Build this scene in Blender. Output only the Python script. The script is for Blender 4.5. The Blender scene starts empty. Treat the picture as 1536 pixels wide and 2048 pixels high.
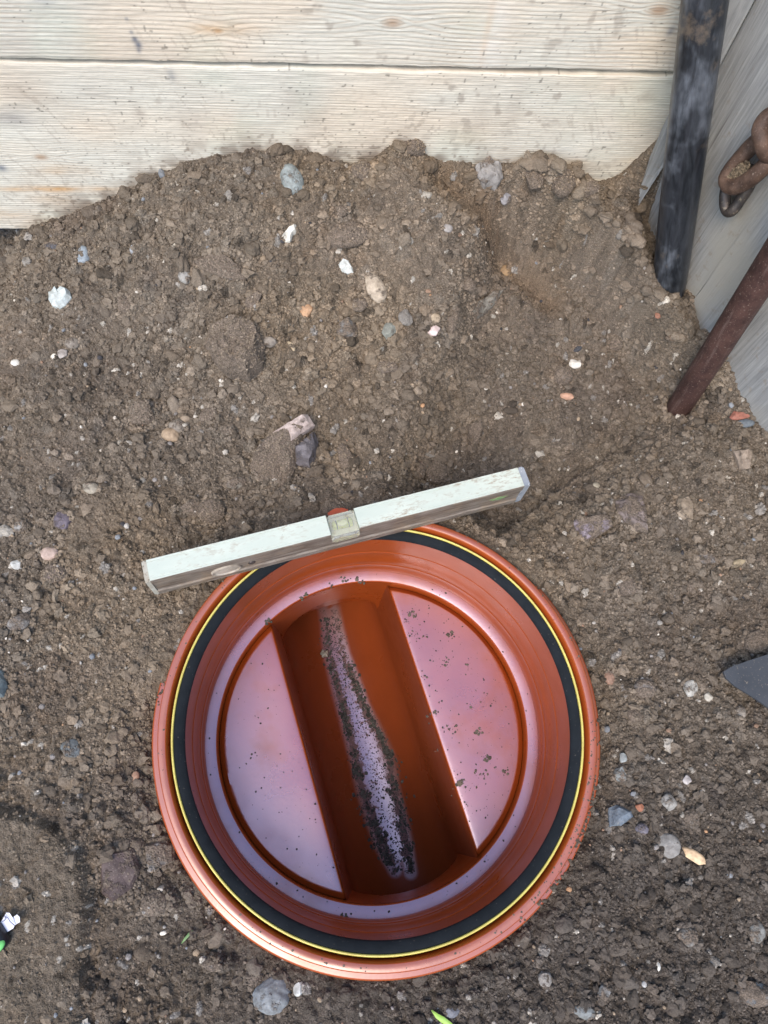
import bpy, bmesh, math, random
import numpy as np
from mathutils import Vector, Matrix
from mathutils.bvhtree import BVHTree

sc = bpy.context.scene
col = sc.collection
rng = np.random.default_rng(7)
random.seed(7)

# ------------------------------------------------------------------ camera
F, CH = 1480.0, 0.80                       # focal length in photo pixels, camera height over the rim
_dn = np.array([652. - 768., 1600. - 1024., F]); _dn /= np.linalg.norm(_dn)
BX = np.array([1., 0., 0.]); BX -= BX @ _dn * _dn; BX /= np.linalg.norm(BX)
BZ = -_dn
BY = np.cross(BZ, BX)
cam = bpy.data.cameras.new('camera'); camo = bpy.data.objects.new('camera', cam); col.objects.link(camo)
R = Matrix(((BX[0], -BX[1], -BX[2]), (BY[0], -BY[1], -BY[2]), (BZ[0], -BZ[1], -BZ[2])))
camo.matrix_world = Matrix.Translation((0, 0, CH)) @ R.to_4x4()
cam.sensor_width = 36; cam.sensor_fit = 'AUTO'; cam.lens = 36 * F / 2048
cam.clip_start = 0.02; cam.clip_end = 200
sc.camera = camo

# ------------------------------------------------------------------ light
SUN_EL, SUN_AZ = math.radians(56), math.radians(205)       # azimuth from +Y, clockwise
w = bpy.data.worlds.new('World'); sc.world = w; w.use_nodes = True
nt = w.node_tree; nt.nodes.clear()
sky = nt.nodes.new('ShaderNodeTexSky'); sky.sky_type = 'NISHITA'; sky.sun_disc = False
sky.sun_elevation = SUN_EL; sky.sun_rotation = SUN_AZ; sky.dust_density = 2; sky.ozone_density = 1.0; sky.air_density = 1.0
hs = nt.nodes.new('ShaderNodeHueSaturation'); hs.inputs['Saturation'].default_value = 1.0
bg = nt.nodes.new('ShaderNodeBackground'); bg.inputs['Strength'].default_value = 0.15
wo = nt.nodes.new('ShaderNodeOutputWorld')
nt.links.new(sky.outputs[0], hs.inputs['Color']); nt.links.new(hs.outputs[0], bg.inputs[0]); nt.links.new(bg.outputs[0], wo.inputs[0])
sl = bpy.data.lights.new('sun', 'SUN'); sl.energy = 0.9; sl.angle = math.radians(30); sl.color = (1, .80, .60)
so = bpy.data.objects.new('sun', sl); col.objects.link(so)
sd = Vector((math.sin(SUN_AZ) * math.cos(SUN_EL), math.cos(SUN_AZ) * math.cos(SUN_EL), math.sin(SUN_EL)))
so.rotation_euler = sd.to_track_quat('Z', 'Y').to_euler(); so.location = sd * 5
sc.view_settings.view_transform = 'Standard'; sc.view_settings.look = 'None'
sc.view_settings.exposure = 1.3; sc.view_settings.gamma = 1

# ------------------------------------------------------------------ helpers: pixel <-> world
def ray(px, py):
    r = np.array([px - 768., py - 1024., F])
    return np.array([r @ BX, r @ BY, r @ BZ])
def up(px, py, z=0.0):
    r = ray(px, py); t = (CH - z) / -r[2]
    return np.array([r[0] * t, r[1] * t, z])
def atdepth(px, py, d):
    return np.array([0, 0, CH]) + ray(px, py) * d / F
def depth(P):
    return P[0] * BX[2] + P[1] * BY[2] + (P[2] - CH) * BZ[2]

# ------------------------------------------------------------------ helpers: objects
def tag(o, label=None, cat=None, group=None, kind=None):
    if label: o['label'] = label
    if cat: o['category'] = cat
    if group: o['group'] = group
    if kind: o['kind'] = kind
    return o
def empty(name, loc=(0, 0, 0), rot=(0, 0, 0)):
    o = bpy.data.objects.new(name, None); col.objects.link(o); o.location = loc; o.rotation_euler = rot
    o.empty_display_size = .02
    return o
def obj_bm(name, bm, mat, parent=None, smooth=False, sharp=None):
    me = bpy.data.meshes.new(name); bmesh.ops.recalc_face_normals(bm, faces=bm.faces)
    bm.to_mesh(me); bm.free()
    if smooth: me.polygons.foreach_set('use_smooth', [True] * len(me.polygons))
    if smooth and sharp: me.set_sharp_from_angle(angle=math.radians(sharp))
    me.materials.append(mat)
    o = bpy.data.objects.new(name, me); col.objects.link(o); o.parent = parent
    return o
def np_mesh(name, V, Fq, mat, parent=None, smooth=True, colr=None, extra=None):
    me = bpy.data.meshes.new(name)
    V = np.ascontiguousarray(V, dtype=np.float32); Fq = np.ascontiguousarray(Fq, dtype=np.int32)
    k = Fq.shape[1]
    me.vertices.add(len(V)); me.vertices.foreach_set('co', V.ravel())
    me.loops.add(Fq.size); me.loops.foreach_set('vertex_index', Fq.ravel())
    me.polygons.add(len(Fq)); me.polygons.foreach_set('loop_start', np.arange(0, Fq.size, k, dtype=np.int32))
    me.polygons.foreach_set('use_smooth', np.full(len(Fq), smooth, dtype=bool))
    me.update(calc_edges=True)
    if colr is not None:
        a = me.color_attributes.new('tone', 'FLOAT_COLOR', 'POINT')
        c = np.ones((len(V), 4), np.float32); c[:, :3] = colr; a.data.foreach_set('color', c.ravel())
    for n, arr in (extra or {}).items():
        a = me.attributes.new(n, 'FLOAT', 'POINT'); a.data.foreach_set('value', np.ascontiguousarray(arr, np.float32))
    me.validate()
    me.materials.append(mat)
    o = bpy.data.objects.new(name, me); col.objects.link(o); o.parent = parent
    return o
def box(bm, c, s, rz=0, M=None):
    m = Matrix.Translation(c) @ Matrix.Rotation(rz, 4, 'Z') @ Matrix.Diagonal((*s, 1))
    if M is not None: m = M @ m
    return bmesh.ops.create_cube(bm, size=1, matrix=m)['verts']
def tube(bm, pts, rads, n=16, caps=True, closed=False, squash=None):
    pts = [Vector(p) for p in pts]; rings = []; prev = None; N = len(pts)
    for i, p in enumerate(pts):
        a = pts[(i - 1) % N] if (closed or i) else p; b = pts[(i + 1) % N] if (closed or i < N - 1) else p
        t = (b - a).normalized()
        if prev is None:
            u = t.orthogonal().normalized()
        else:
            u = (prev - t * prev.dot(t)).normalized()
        prev = u; v = t.cross(u); r = rads[i] if hasattr(rads, '__len__') else rads
        rings.append([bm.verts.new(p + (u * math.cos(2 * math.pi * k / n) + v * math.sin(2 * math.pi * k / n)) * r) for k in range(n)])
    for i in range(N if closed else N - 1):
        A, B = rings[i], rings[(i + 1) % N]
        off = 0
        if closed and i == N - 1:
            off = min(range(n), key=lambda k: (A[0].co - B[k].co).length)
        for k in range(n):
            bm.faces.new((A[k], A[(k + 1) % n], B[(k + 1 + off) % n], B[(k + off) % n]))
    if caps and not closed:
        bm.faces.new(rings[0][::-1]); bm.faces.new(rings[-1])
def lathe(name, prof, mat, parent, n=256, sharp=25, closed=False):
    bm = bmesh.new(); rings = []
    for r, z in prof:
        rings.append([bm.verts.new((r * math.cos(2 * math.pi * k / n), r * math.sin(2 * math.pi * k / n), z)) for k in range(n)])
    m = len(rings)
    for i in range(m if closed else m - 1):
        A, B = rings[i], rings[(i + 1) % m]
        for k in range(n): bm.faces.new((A[k], A[(k + 1) % n], B[(k + 1) % n], B[k]))
    me = bpy.data.meshes.new(name); bm.normal_update(); bm.to_mesh(me); bm.free()
    me.polygons.foreach_set('use_smooth', [True] * len(me.polygons)); me.set_sharp_from_angle(angle=math.radians(sharp))
    me.materials.append(mat)
    o = bpy.data.objects.new(name, me); col.objects.link(o); o.parent = parent
    return o

# ------------------------------------------------------------------ numpy noise
def vnoise(x, y, s, seed=0):
    u = x / s; v = y / s
    iu = np.floor(u).astype(np.int64); iv = np.floor(v).astype(np.int64)
    fu = u - iu; fv = v - iv
    fu = fu * fu * fu * (fu * (fu * 6 - 15) + 10); fv = fv * fv * fv * (fv * (fv * 6 - 15) + 10)
    h = lambda a, b: hsh(a, b, seed)
    return ((h(iu, iv) * (1 - fu) + h(iu + 1, iv) * fu) * (1 - fv) + (h(iu, iv + 1) * (1 - fu) + h(iu + 1, iv + 1) * fu) * fv) * 2 - 1
def hsh(a, b, seed=0):
    n = (a * 374761393 + b * 668265263 + seed * 974634777) & 0xffffffff
    n = ((n ^ (n >> 13)) * 1274126177) & 0xffffffff
    n = ((n ^ (n >> 16)) * 2246822519) & 0xffffffff
    return ((n ^ (n >> 15)) & 0xffffff) / float(0xffffff)
def fbm(x, y, s, o=4, seed=0, g=.5):
    t = 0; a = 1; q = 0
    for k in range(o):
        t = t + a * vnoise(x + k * 3.17, y - k * 1.71, s, seed + k * 17); q += a; a *= g; s /= 2.03
    return t / q
def sstep(a, b, x):
    t = np.clip((x - a) / (b - a), 0, 1); return t * t * (3 - 2 * t)
def polyd(x, y, P):
    """signed distance (positive on the right-hand side of travel) and 0..1 position along a polyline"""
    best = np.full(np.shape(x), 1e9); sg = np.zeros(np.shape(x)); tt = np.zeros(np.shape(x))
    P = np.array(P, float); L = np.r_[0, np.cumsum(np.hypot(*np.diff(P[:, :2], axis=0).T))]
    for i in range(len(P) - 1):
        a = P[i]; d = P[i + 1] - a; l2 = d[0]**2 + d[1]**2
        t = np.clip(((x - a[0]) * d[0] + (y - a[1]) * d[1]) / l2, 0, 1)
        ex = x - a[0] - t * d[0]; ey = y - a[1] - t * d[1]; dd = np.hypot(ex, ey)
        c = d[1] * (x - a[0]) - d[0] * (y - a[1])
        m = dd < best; best = np.where(m, dd, best); sg = np.where(m, np.sign(c), sg)
        tt = np.where(m, (L[i] + t * (L[i + 1] - L[i])) / L[-1], tt)
    return best, sg, tt
def worley(x, y, s, seed, prob, rmin=.35, rmax=.7):
    """overlapping domes: height 0..1 and the id of the dome on top"""
    iu = np.floor(x / s).astype(np.int64); iv = np.floor(y / s).astype(np.int64)
    H = np.zeros(x.shape); I = np.full(x.shape, -1.0)
    for du in (-1, 0, 1):
        for dv in (-1, 0, 1):
            a = iu + du; b = iv + dv
            px = (a + hsh(a, b, seed)) * s; py = (b + hsh(a, b, seed + 1)) * s
            r = s * (rmin + (rmax - rmin) * hsh(a, b, seed + 2)**1.5)
            an = hsh(a, b, seed + 3) * 3.14; st = 1 + .7 * hsh(a, b, seed + 4)
            ex = x - px; ey = y - py; c = np.cos(an); q = np.sin(an)
            e1 = (ex * c + ey * q) / st; e2 = (-ex * q + ey * c) * st**.5
            d2 = (e1 * e1 + e2 * e2) / (r * r)
            hh = np.sqrt(np.clip(1 - d2, 0, 1)) * (.45 + .55 * hsh(a, b, seed + 5)) * r / (s * rmax)
            hh = np.where(hsh(a, b, seed + 6) < prob, hh, 0)
            m = hh > H; H = np.where(m, hh, H); I = np.where(m, hsh(a, b, seed + 7), I)
    return H, I

# ------------------------------------------------------------------ materials
def new_mat(name):
    m = bpy.data.materials.new(name); m.use_nodes = True
    n = m.node_tree.nodes; b = n['Principled BSDF']
    return m, n, m.node_tree.links, b
def mixc(n, l, fac, a, b, mode='MIX'):
    x = n.new('ShaderNodeMix'); x.data_type = 'RGBA'; x.blend_type = mode
    for s, v in ((x.inputs[0], fac), (x.inputs[6], a), (x.inputs[7], b)):
        if isinstance(v, (int, float)): s.default_value = v
        elif isinstance(v, tuple): s.default_value = (*v, 1)
        else: l.new(v, s)
    return x.outputs[2]
def noise(n, l, scale, detail=4, rough=.55, vec=None, dist=0):
    t = n.new('ShaderNodeTexNoise'); t.inputs['Scale'].default_value = scale; t.inputs['Detail'].default_value = detail
    t.inputs['Roughness'].default_value = rough; t.inputs['Distortion'].default_value = dist
    if vec is not None: l.new(vec, t.inputs['Vector'])
    return t.outputs['Fac']
def ramp(n, l, src, a, b):
    r = n.new('ShaderNodeMapRange'); r.inputs['From Min'].default_value = a; r.inputs['From Max'].default_value = b
    l.new(src, r.inputs['Value']); return r.outputs[0]
def bump(n, l, h, strength, dist, nrm=None):
    b = n.new('ShaderNodeBump'); b.inputs['Strength'].default_value = strength; b.inputs['Distance'].default_value = dist
    l.new(h, b.inputs['Height'])
    if nrm is not None: l.new(nrm, b.inputs['Normal'])
    return b.outputs[0]
def objvec(n, l, scale=(1, 1, 1), out='Object'):
    t = n.new('ShaderNodeTexCoord'); m = n.new('ShaderNodeMapping'); m.inputs['Scale'].default_value = scale
    l.new(t.outputs[out], m.inputs[0]); return m.outputs[0]
def math_(n, l, op, a, b=None):
    m = n.new('ShaderNodeMath'); m.operation = op
    for i, v in enumerate((a, b)):
        if v is None: continue
        if isinstance(v, (int, float)): m.inputs[i].default_value = v
        else: l.new(v, m.inputs[i])
    return m.outputs[0]

def mat_soil():
    m, n, l, b = new_mat('soil')
    a = n.new('ShaderNodeVertexColor'); a.layer_name = 'tone'
    v = objvec(n, l)
    g = noise(n, l, 900, 3, .7, v); g2 = noise(n, l, 320, 3, .6, v)
    f = ramp(n, l, g, .32, .68)
    c = mixc(n, l, f, (.55, .54, .53), (1.5, 1.5, 1.5)); c = mixc(n, l, 1.0, a.outputs[0], c, 'MULTIPLY')
    sp = ramp(n, l, noise(n, l, 520, 1, .4, v), .76, .80)
    c = mixc(n, l, sp, c, (.42, .39, .33))
    l.new(c, b.inputs['Base Color']); b.inputs['Roughness'].default_value = .95
    b.inputs['Specular IOR Level'].default_value = .25
    h = math_(n, l, 'ADD', g2, math_(n, l, 'MULTIPLY', g, .5))
    l.new(bump(n, l, h, 1.0, .0050), b.inputs['Normal'])
    return m
M_soil = mat_soil()
def mat_stone():
    m, n, l, b = new_mat('stone')
    oi = n.new('ShaderNodeObjectInfo'); tc = n.new('ShaderNodeTexCoord')
    geo = n.new('ShaderNodeNewGeometry')
    v = geo.outputs['Position']
    g = noise(n, l, 160, 5, .65, v); g2 = noise(n, l, 700, 2, .6, v)
    c = mixc(n, l, ramp(n, l, g, .35, .65), (.72, .70, .68), (1.25, 1.25, 1.25)); c = mixc(n, l, 1.0, oi.outputs['Color'], c, 'MULTIPLY')
    c = mixc(n, l, ramp(n, l, g2, .62, .8), c, (.34, .31, .27))
    # caked soil: the alpha of the object colour is how much of the stone it covers
    d = noise(n, l, 75, 5, .65, v)
    d2 = math_(n, l, 'SUBTRACT', math_(n, l, 'ADD', d, oi.outputs['Alpha']), 1.0)
    cov = ramp(n, l, d2, -.06, .05)
    soil = mixc(n, l, ramp(n, l, g2, .35, .65), (.105, .086, .068), (.235, .192, .150))
    soil = mixc(n, l, 1.0, soil, mixc(n, l, ramp(n, l, noise(n, l, 240, 3, .7, v), .3, .7), (.62, .62, .62), (1.3, 1.3, 1.3)), 'MULTIPLY')
    c = mixc(n, l, cov, c, soil)
    l.new(c, b.inputs['Base Color'])
    r = n.new('ShaderNodeMapRange'); r.inputs['To Min'].default_value = .62; r.inputs['To Max'].default_value = .95; l.new(cov, r.inputs['Value'])
    l.new(r.outputs[0], b.inputs['Roughness']); b.inputs['Specular IOR Level'].default_value = .35
    hh = math_(n, l, 'ADD', math_(n, l, 'MULTIPLY', g, .5), math_(n, l, 'MULTIPLY', math_(n, l, 'MULTIPLY', noise(n, l, 330, 4, .7, v), cov), 2.2))
    l.new(bump(n, l, hh, .8, .0025), b.inputs['Normal'])
    return m
M_stone = mat_stone()
def mat_crumb():
    m, n, l, b = new_mat('crumbs')
    a = n.new('ShaderNodeVertexColor'); a.layer_name = 'tone'
    v = objvec(n, l); g = noise(n, l, 900, 3, .7, v)
    c = mixc(n, l, ramp(n, l, g, .3, .7), (.65, .63, .6), (1.3, 1.3, 1.3)); c = mixc(n, l, 1.0, a.outputs[0], c, 'MULTIPLY')
    l.new(c, b.inputs['Base Color']); b.inputs['Roughness'].default_value = .9; b.inputs['Specular IOR Level'].default_value = .3
    l.new(bump(n, l, g, .6, .001), b.inputs['Normal'])
    return m
M_crumb = mat_crumb()
def mat_plastic(silt=False):
    m, n, l, b = new_mat('silted_terracotta_plastic' if silt else 'terracotta_plastic')
    v = objvec(n, l)
    g = noise(n, l, 22, 4, .6, v)
    c = mixc(n, l, ramp(n, l, g, .35, .65), (.300, .060, .0115), (.262, .052, .0098))
    fs = noise(n, l, 420, 3, .7, v)
    c = mixc(n, l, ramp(n, l, fs, .66, .74), c, (.30, .13, .09))        # dust specks
    sil = None
    if silt:
        at = n.new('ShaderNodeAttribute'); at.attribute_name = 'silt'
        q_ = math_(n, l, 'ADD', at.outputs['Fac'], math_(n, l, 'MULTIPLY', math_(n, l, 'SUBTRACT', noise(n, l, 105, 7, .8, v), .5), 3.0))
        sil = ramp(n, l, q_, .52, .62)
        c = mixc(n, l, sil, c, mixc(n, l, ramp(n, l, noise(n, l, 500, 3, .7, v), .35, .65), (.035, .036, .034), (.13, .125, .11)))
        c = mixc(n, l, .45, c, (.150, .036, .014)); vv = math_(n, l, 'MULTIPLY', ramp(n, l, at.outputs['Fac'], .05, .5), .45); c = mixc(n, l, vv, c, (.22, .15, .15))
    l.new(c, b.inputs['Base Color'])
    sm = noise(n, l, 14, 4, .6, v)
    r = n.new('ShaderNodeMapRange'); r.inputs['From Min'].default_value = .3; r.inputs['From Max'].default_value = .7
    r.inputs['To Min'].default_value = .24; r.inputs['To Max'].default_value = .40; l.new(sm, r.inputs['Value'])
    if silt: l.new(math_(n, l, 'ADD', r.outputs[0], math_(n, l, 'MULTIPLY', sil, .35)), b.inputs['Roughness'])
    else: l.new(r.outputs[0], b.inputs['Roughness'])
    b.inputs['IOR'].default_value = 1.45
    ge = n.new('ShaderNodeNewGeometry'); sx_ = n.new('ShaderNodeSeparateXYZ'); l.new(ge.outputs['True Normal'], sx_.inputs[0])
    sky_sheen = math_(n, l, 'MULTIPLY', ramp(n, l, sx_.outputs['Z'], .86, .97), ramp(n, l, noise(n, l, 9, 4, .6, v), .05, .45))
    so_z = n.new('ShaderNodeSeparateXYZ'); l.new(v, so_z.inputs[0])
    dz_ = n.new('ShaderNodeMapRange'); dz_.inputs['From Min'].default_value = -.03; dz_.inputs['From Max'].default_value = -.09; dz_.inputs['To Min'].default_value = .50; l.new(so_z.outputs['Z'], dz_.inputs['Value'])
    sky_sheen = math_(n, l, 'MULTIPLY', sky_sheen, dz_.outputs[0])
    l.new(math_(n, l, 'ADD', math_(n, l, 'MULTIPLY', sky_sheen if not silt else math_(n, l, 'MULTIPLY', math_(n, l, 'MULTIPLY', sky_sheen, ramp(n, l, at.outputs['Fac'], .04, .26)), math_(n, l, 'SUBTRACT', 1.0, sil)), 1.75), 1.45), b.inputs['IOR'])       # sky reflection put into the reflectance of the level faces
    l.new(mixc(n, l, math_(n, l, 'MULTIPLY', sky_sheen, dz_.outputs[0]), (1.0, .93, .86), (.84, .80, 1.0)), b.inputs['Specular Tint']); b.inputs['Coat Weight'].default_value = 0.0  # lilac of the reflected sky painted into the specular tint there
    b.inputs['Coat Roughness'].default_value = .36; b.inputs['Coat IOR'].default_value = 1.5
    l.new(bump(n, l, noise(n, l, 260, 2, .5, v), .12, .0006), b.inputs['Normal'])
    return m
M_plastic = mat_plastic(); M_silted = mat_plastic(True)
def simple(name, c1, c2, scale, rough=.5, metal=0, bmp=.2, bd=.0006, vec=(1, 1, 1), spec=.5, detail=4, speck=None):
    m, n, l, b = new_mat(name); v = objvec(n, l, vec)
    g = noise(n, l, scale, detail, .6, v)
    c = mixc(n, l, ramp(n, l, g, .32, .68), c1, c2)
    if speck: c = mixc(n, l, ramp(n, l, noise(n, l, speck[0], 3, .7, objvec(n, l)), speck[2], speck[2] + .06), c, speck[1])
    l.new(c, b.inputs['Base Color']); b.inputs['Roughness'].default_value = rough; b.inputs['Metallic'].default_value = metal
    b.inputs['Specular IOR Level'].default_value = spec
    l.new(bump(n, l, g, bmp, bd), b.inputs['Normal'])
    return m
M_rubber = simple('black_rubber', (.004, .007, .010), (.009, .013, .017), 60, .8, spec=.22, speck=(420, (.13, .12, .105), .67), bmp=.3)
M_yellow = simple('yellow_ring', (.66, .60, .16), (.54, .47, .12), 40, .45, speck=(300, (.16, .11, .06), .66))

# ------------------------------------------------------------------ wall geometry facts
WX0, WY0, WA = -.3486, .6966, math.radians(3.71)           # a point on the timber face, and its heading
wd = np.array([math.cos(WA), math.sin(WA)]); wn = np.array([-wd[1], wd[0]])
def wall_dist(x, y): return -((x - WX0) * wn[0] + (y - WY0) * wn[1])      # metres in front of the timber face
CX, CY = .056, .078                                          # centre of the chamber
# ------------------------------------------------------------------ ground height
HW = np.array([(-.75, -.045), (-.50, -.04), (-.435, -.034), (-.42, -.006), (-.403, .006), (-.335, .044), (-.259, .080), (-.18, .124), (-.12, .137), (-.074, .141), (-.02, .132), (.02, .121),
               (.061, .146), (.103, .142), (.167, .120), (.239, .106), (.30, .085), (.326, .076), (.36, .074), (.40, .03), (.6, .0)])
def px_line(pts): return [up(a, b, c)[:2] for a, b, c in pts]
RIDGE = px_line([(985, 325, .115), (1065, 372, .10), (1165, 432, .078), (1265, 528, .055), (1330, 605, .038), (1395, 660, .026), (1450, 730, .012), (1530, 850, 0)])
CUT = px_line([(880, 375, .10), (960, 430, .08), (1050, 490, .06), (1125, 535, .05)])
STEP = px_line([(640, 690, .02), (760, 722, .015), (850, 745, .01), (930, 752, .01), (1000, 788, .005), (1090, 828, 0), (1180, 850, 0)])
SLAB = px_line([(-120, 1560, -.03), (40, 1612, -.03), (130, 1640, -.03), (183, 1705, -.03), (200, 1800, -.03), (188, 1900, -.03), (180, 2150, -.03)])
SCAR2 = px_line([(395, 745, .01), (450, 760, .01), (530, 752, .01)])
def ground_masks(x, y):
    d = wall_dist(x, y)
    dc, sc_, tc = polyd(x, y, CUT)
    cut = np.exp(-(dc / .024)**2)
    ds, ss, ts = polyd(x, y, SLAB)
    slab = sstep(0, .012, ds * (ss > 0)) * (y < .1) * (x < 0)
    return d, cut, slab, ds, ss
def ground_base(x, y):
    d, cut, slab, ds, ss = ground_masks(x, y)
    hw = np.interp(x, HW[:, 0], HW[:, 1])
    z = -.016 + .012 * fbm(x, y, .35, 3, 5) + .007 * fbm(x, y, .09, 3, 9)
    z = z - .016 * sstep(.12, -.25, y)
    f = 1 - sstep(.0, .36, d - .01 + .03 * fbm(x, y, .12, 2, 21))
    f = np.maximum(f, 0)**1.15
    z = z + (hw + .014) * f
    # bank thrown up on the right, dropping behind it to the foot of the grey boards
    dr, sr, tr = polyd(x, y, RIDGE)
    amp = (.031 * sstep(0, .15, tr) * (1 - sstep(.62, .98, tr)) + .006) * (1 - sstep(.80, .97, tr))
    wob = .006 * fbm(x, y, .035, 3, 31)
    dd = dr * -sr + wob                                          # >0 on the near side
    near = np.exp(-(np.maximum(dd, 0) / .070)**1.1); far = np.exp(-(np.maximum(-dd, 0) / .012)**2)
    z = z + amp * np.where(dd > 0, near, far)
    pocket = sstep(.0, .035, -dd) * sstep(.0, .12, tr) * (1 - sstep(.8, 1, tr)) * (1 - .75 * sstep(.05, .0, d))
    z = z - .060 * pocket
    z = z - .028 * cut
    dst, sst, tst = polyd(x, y, STEP)
    e = dst * sst + .006 * fbm(x, y, .03, 3, 41)
    z = z - .008 * sstep(-.003, .004, e) * np.exp(-np.maximum(e, 0) / .05) * sstep(0, .25, tst) * (1 - sstep(.7, 1, tst))
    dsc, ssc, tsc = polyd(x, y, SCAR2)
    z = z + .012 * slab - .006 * np.exp(-((ds - .004 - .004 * vnoise(x, y, .02, 78)) / .006)**2) * sstep(-.02, -.10, y) * (x < 0) * (.1 + .6 * sstep(-.3, .4, fbm(x, y, .03, 2, 77)))
    # bedding against the chamber: over the flange at the back, below it in front
    r = np.hypot(x - CX, y - CY); an = np.arctan2(y - CY, x - CX)
    cov = sstep(math.radians(25), math.radians(45), an) * (1 - sstep(math.radians(166), math.radians(178), an))
    tgt = -.030 + cov * .0285 + .004 * fbm(x, y, .03, 2, 61) * (1 - cov)
    k = 1 - sstep(.236, .300, r)
    z = z * (1 - k) + tgt * k
    z = z + .13 * np.exp(-((x - .395) / .030)**2) * (1 - sstep(.0, .032, d))
    qb = up(1392, 850, 0); z = z + .016 * np.exp(-((x - qb[0])**2 + (y - qb[1])**2) / .035**2)
    # pocket around the black pole's foot
    for (a, b, zz, rr, am) in ((1395, 660, .01, .022, .022), (1290, 470, .03, .02, .004)):
        q = up(a, b, zz); z = z - am * np.exp(-((x - q[0])**2 + (y - q[1])**2) / rr**2)
    # hollow of a pressed-in clod scar
    for (a, b, zz, rr, am) in ((560, 640, .03, .06, -.006), (1205, 470, .06, .03, -.012), (300, 930, 0, .08, .008), (820, 640, .03, .06, -.007), (1050, 900, 0, .05, .006), (480, 700, .02, .04, .006), (900, 960, 0, .05, -.006), (200, 1000, 0, .06, .007), (90, 800, 0, .07, .008), (60, 500, 0, .05, .01)):
        q = up(a, b, zz); z = z + am * np.exp(-((x - q[0])**2 + (y - q[1])**2) / rr**2)
    return z
def ground_full(x, y):
    d, cut, slab, ds, ss = ground_masks(x, y)
    z = ground_base(x, y)
    r = np.hypot(x - CX, y - CY)
    packed = sstep(.05, .45, fbm(x, y, .16, 3, 101))
    packed = np.maximum(packed, slab); 
    q = up(330, 1350, -.02); packed = np.maximum(packed, np.exp(-((x - q[0] + .06)**2 + (y - q[1])**2) / .09**2))
    packed = packed * (1 - .9 * sstep(.18, .27, x) * sstep(.25, .35, y)); loose = 1 - .60 * packed; loose = loose * (1 - .85 * cut) * (1 - .55 * slab)
    wx = x + .0022 * fbm(x, y, .010, 2, 201); wy = y + .0022 * fbm(x, y, .010, 2, 202)
    h1, i1 = worley(wx, wy, .026, 300, .36)
    h2, i2 = worley(wx, wy, .0135, 320, .55)
    h3, i3 = worley(wx, wy, .0072, 340, .85)
    h4, i4 = worley(x + .0007 * vnoise(x, y, .003, 5), y, .0040, 360, .97)
    pat = sstep(-.35, .35, fbm(x, y, .07, 2, 111))
    z = z + loose * (.0135 * h1 * pat + .0070 * h2 * (.4 + .6 * pat)) + (.35 + .65 * loose) * (.0046 * h3 + .0034 * h4)
    z = z + .0022 * fbm(x, y, .005, 3, 401) + .0035 * loose * fbm(x, y, .03, 3, 411)
    z = z - .005 * loose
    near = 1 - sstep(.238, .252, r)
    z = z - .0035 * near
    # colours
    g = fbm(x, y, .22, 3, 501); g2 = fbm(x, y, .045, 3, 511); g3 = fbm(x, y, .012, 2, 521)
    base = np.stack([.162 + 0 * x, .138 + 0 * x, .108 + 0 * x], -1)
    warm = np.stack([.208 + 0 * x, .164 + 0 * x, .112 + 0 * x], -1)
    dark_soil = np.stack([.080 + 0 * x, .070 + 0 * x, .060 + 0 * x], -1)
    k = sstep(-.2, .5, g)[..., None] * .55; c = base * (1 - k) + warm * k
    pk = sstep(.05, .5, fbm(x, y, .16, 3, 101))[..., None] * .35; c = c * (1 - pk) + np.array([.215, .178, .140]) * pk
    pk = sstep(.15, .55, fbm(x, y, .10, 3, 531))[..., None] * .35; c = c * (1 - pk) + np.array([.105, .085, .070]) * pk
    k = (cut * .9)[..., None] * (.7 + .3 * g2[..., None]); c = c * (1 - k) + np.array([.190, .138, .090]) * k
    k = (slab * .5)[..., None]; c = c * (1 - k) + np.array([.165, .142, .108]) * k
    dm = np.clip(sstep(.18, -.15, y + .08 * g) * sstep(-.35, .1, x + .1 * g) * .88 + .45 * sstep(.25, .6, g2), 0, 1)[..., None]  # darker tone towards the front right, plus random patches
    c = c * (1 - dm) + dark_soil * dm
    var = 1 + .14 * g2 + .16 * g3
    ids = np.where(h3 > .25, i3, .5); var = var * (.80 + .40 * ids); ids4 = np.where(h4 > .2, i4, .5); var = var * (.84 + .32 * ids4)
    c = c * var[..., None]
    tint = np.where(h2 > .35, i2, .5)[..., None]
    c = c * (1 + (tint - .5) * np.array([.10, .18, .26]))
    sp = ((i4 > .985) & (h4 > .25))[..., None]; c = np.where(sp, np.array([.42, .40, .35]), c)
    sp = ((i3 > .978) & (h3 > .3))[..., None]; c = np.where(sp, np.array([.24, .23, .21]), c)
    sp = ((i3 < .05) & (h3 > .3))[..., None]; c = np.where(sp, c * .55, c)
    return z, c
def graded(lo, hi, step, LO, HI):
    a = list(np.arange(lo, hi, step)); s = step; x = lo
    left = []
    while x > LO: s *= 1.035; x -= s; left.append(x)
    s = step; x = a[-1]; right = []
    while x < HI: s *= 1.035; x += s; right.append(x)
    return np.array(left[::-1] + a + right)
gx = graded(-.56, .60, .0011, -6, 6); gy = graded(-.26, .76, .0011, -6, 3)
GX, GY = np.meshgrid(gx, gy)
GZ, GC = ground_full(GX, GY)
def gh(x, y):
    i = np.clip(np.searchsorted(gx, x) - 1, 0, len(gx) - 2); j = np.clip(np.searchsorted(gy, y) - 1, 0, len(gy) - 2)
    fx = (x - gx[i]) / (gx[i + 1] - gx[i]); fy = (y - gy[j]) / (gy[j + 1] - gy[j])
    return (GZ[j, i] * (1 - fx) + GZ[j, i + 1] * fx) * (1 - fy) + (GZ[j + 1, i] * (1 - fx) + GZ[j + 1, i + 1] * fx) * fy
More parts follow.
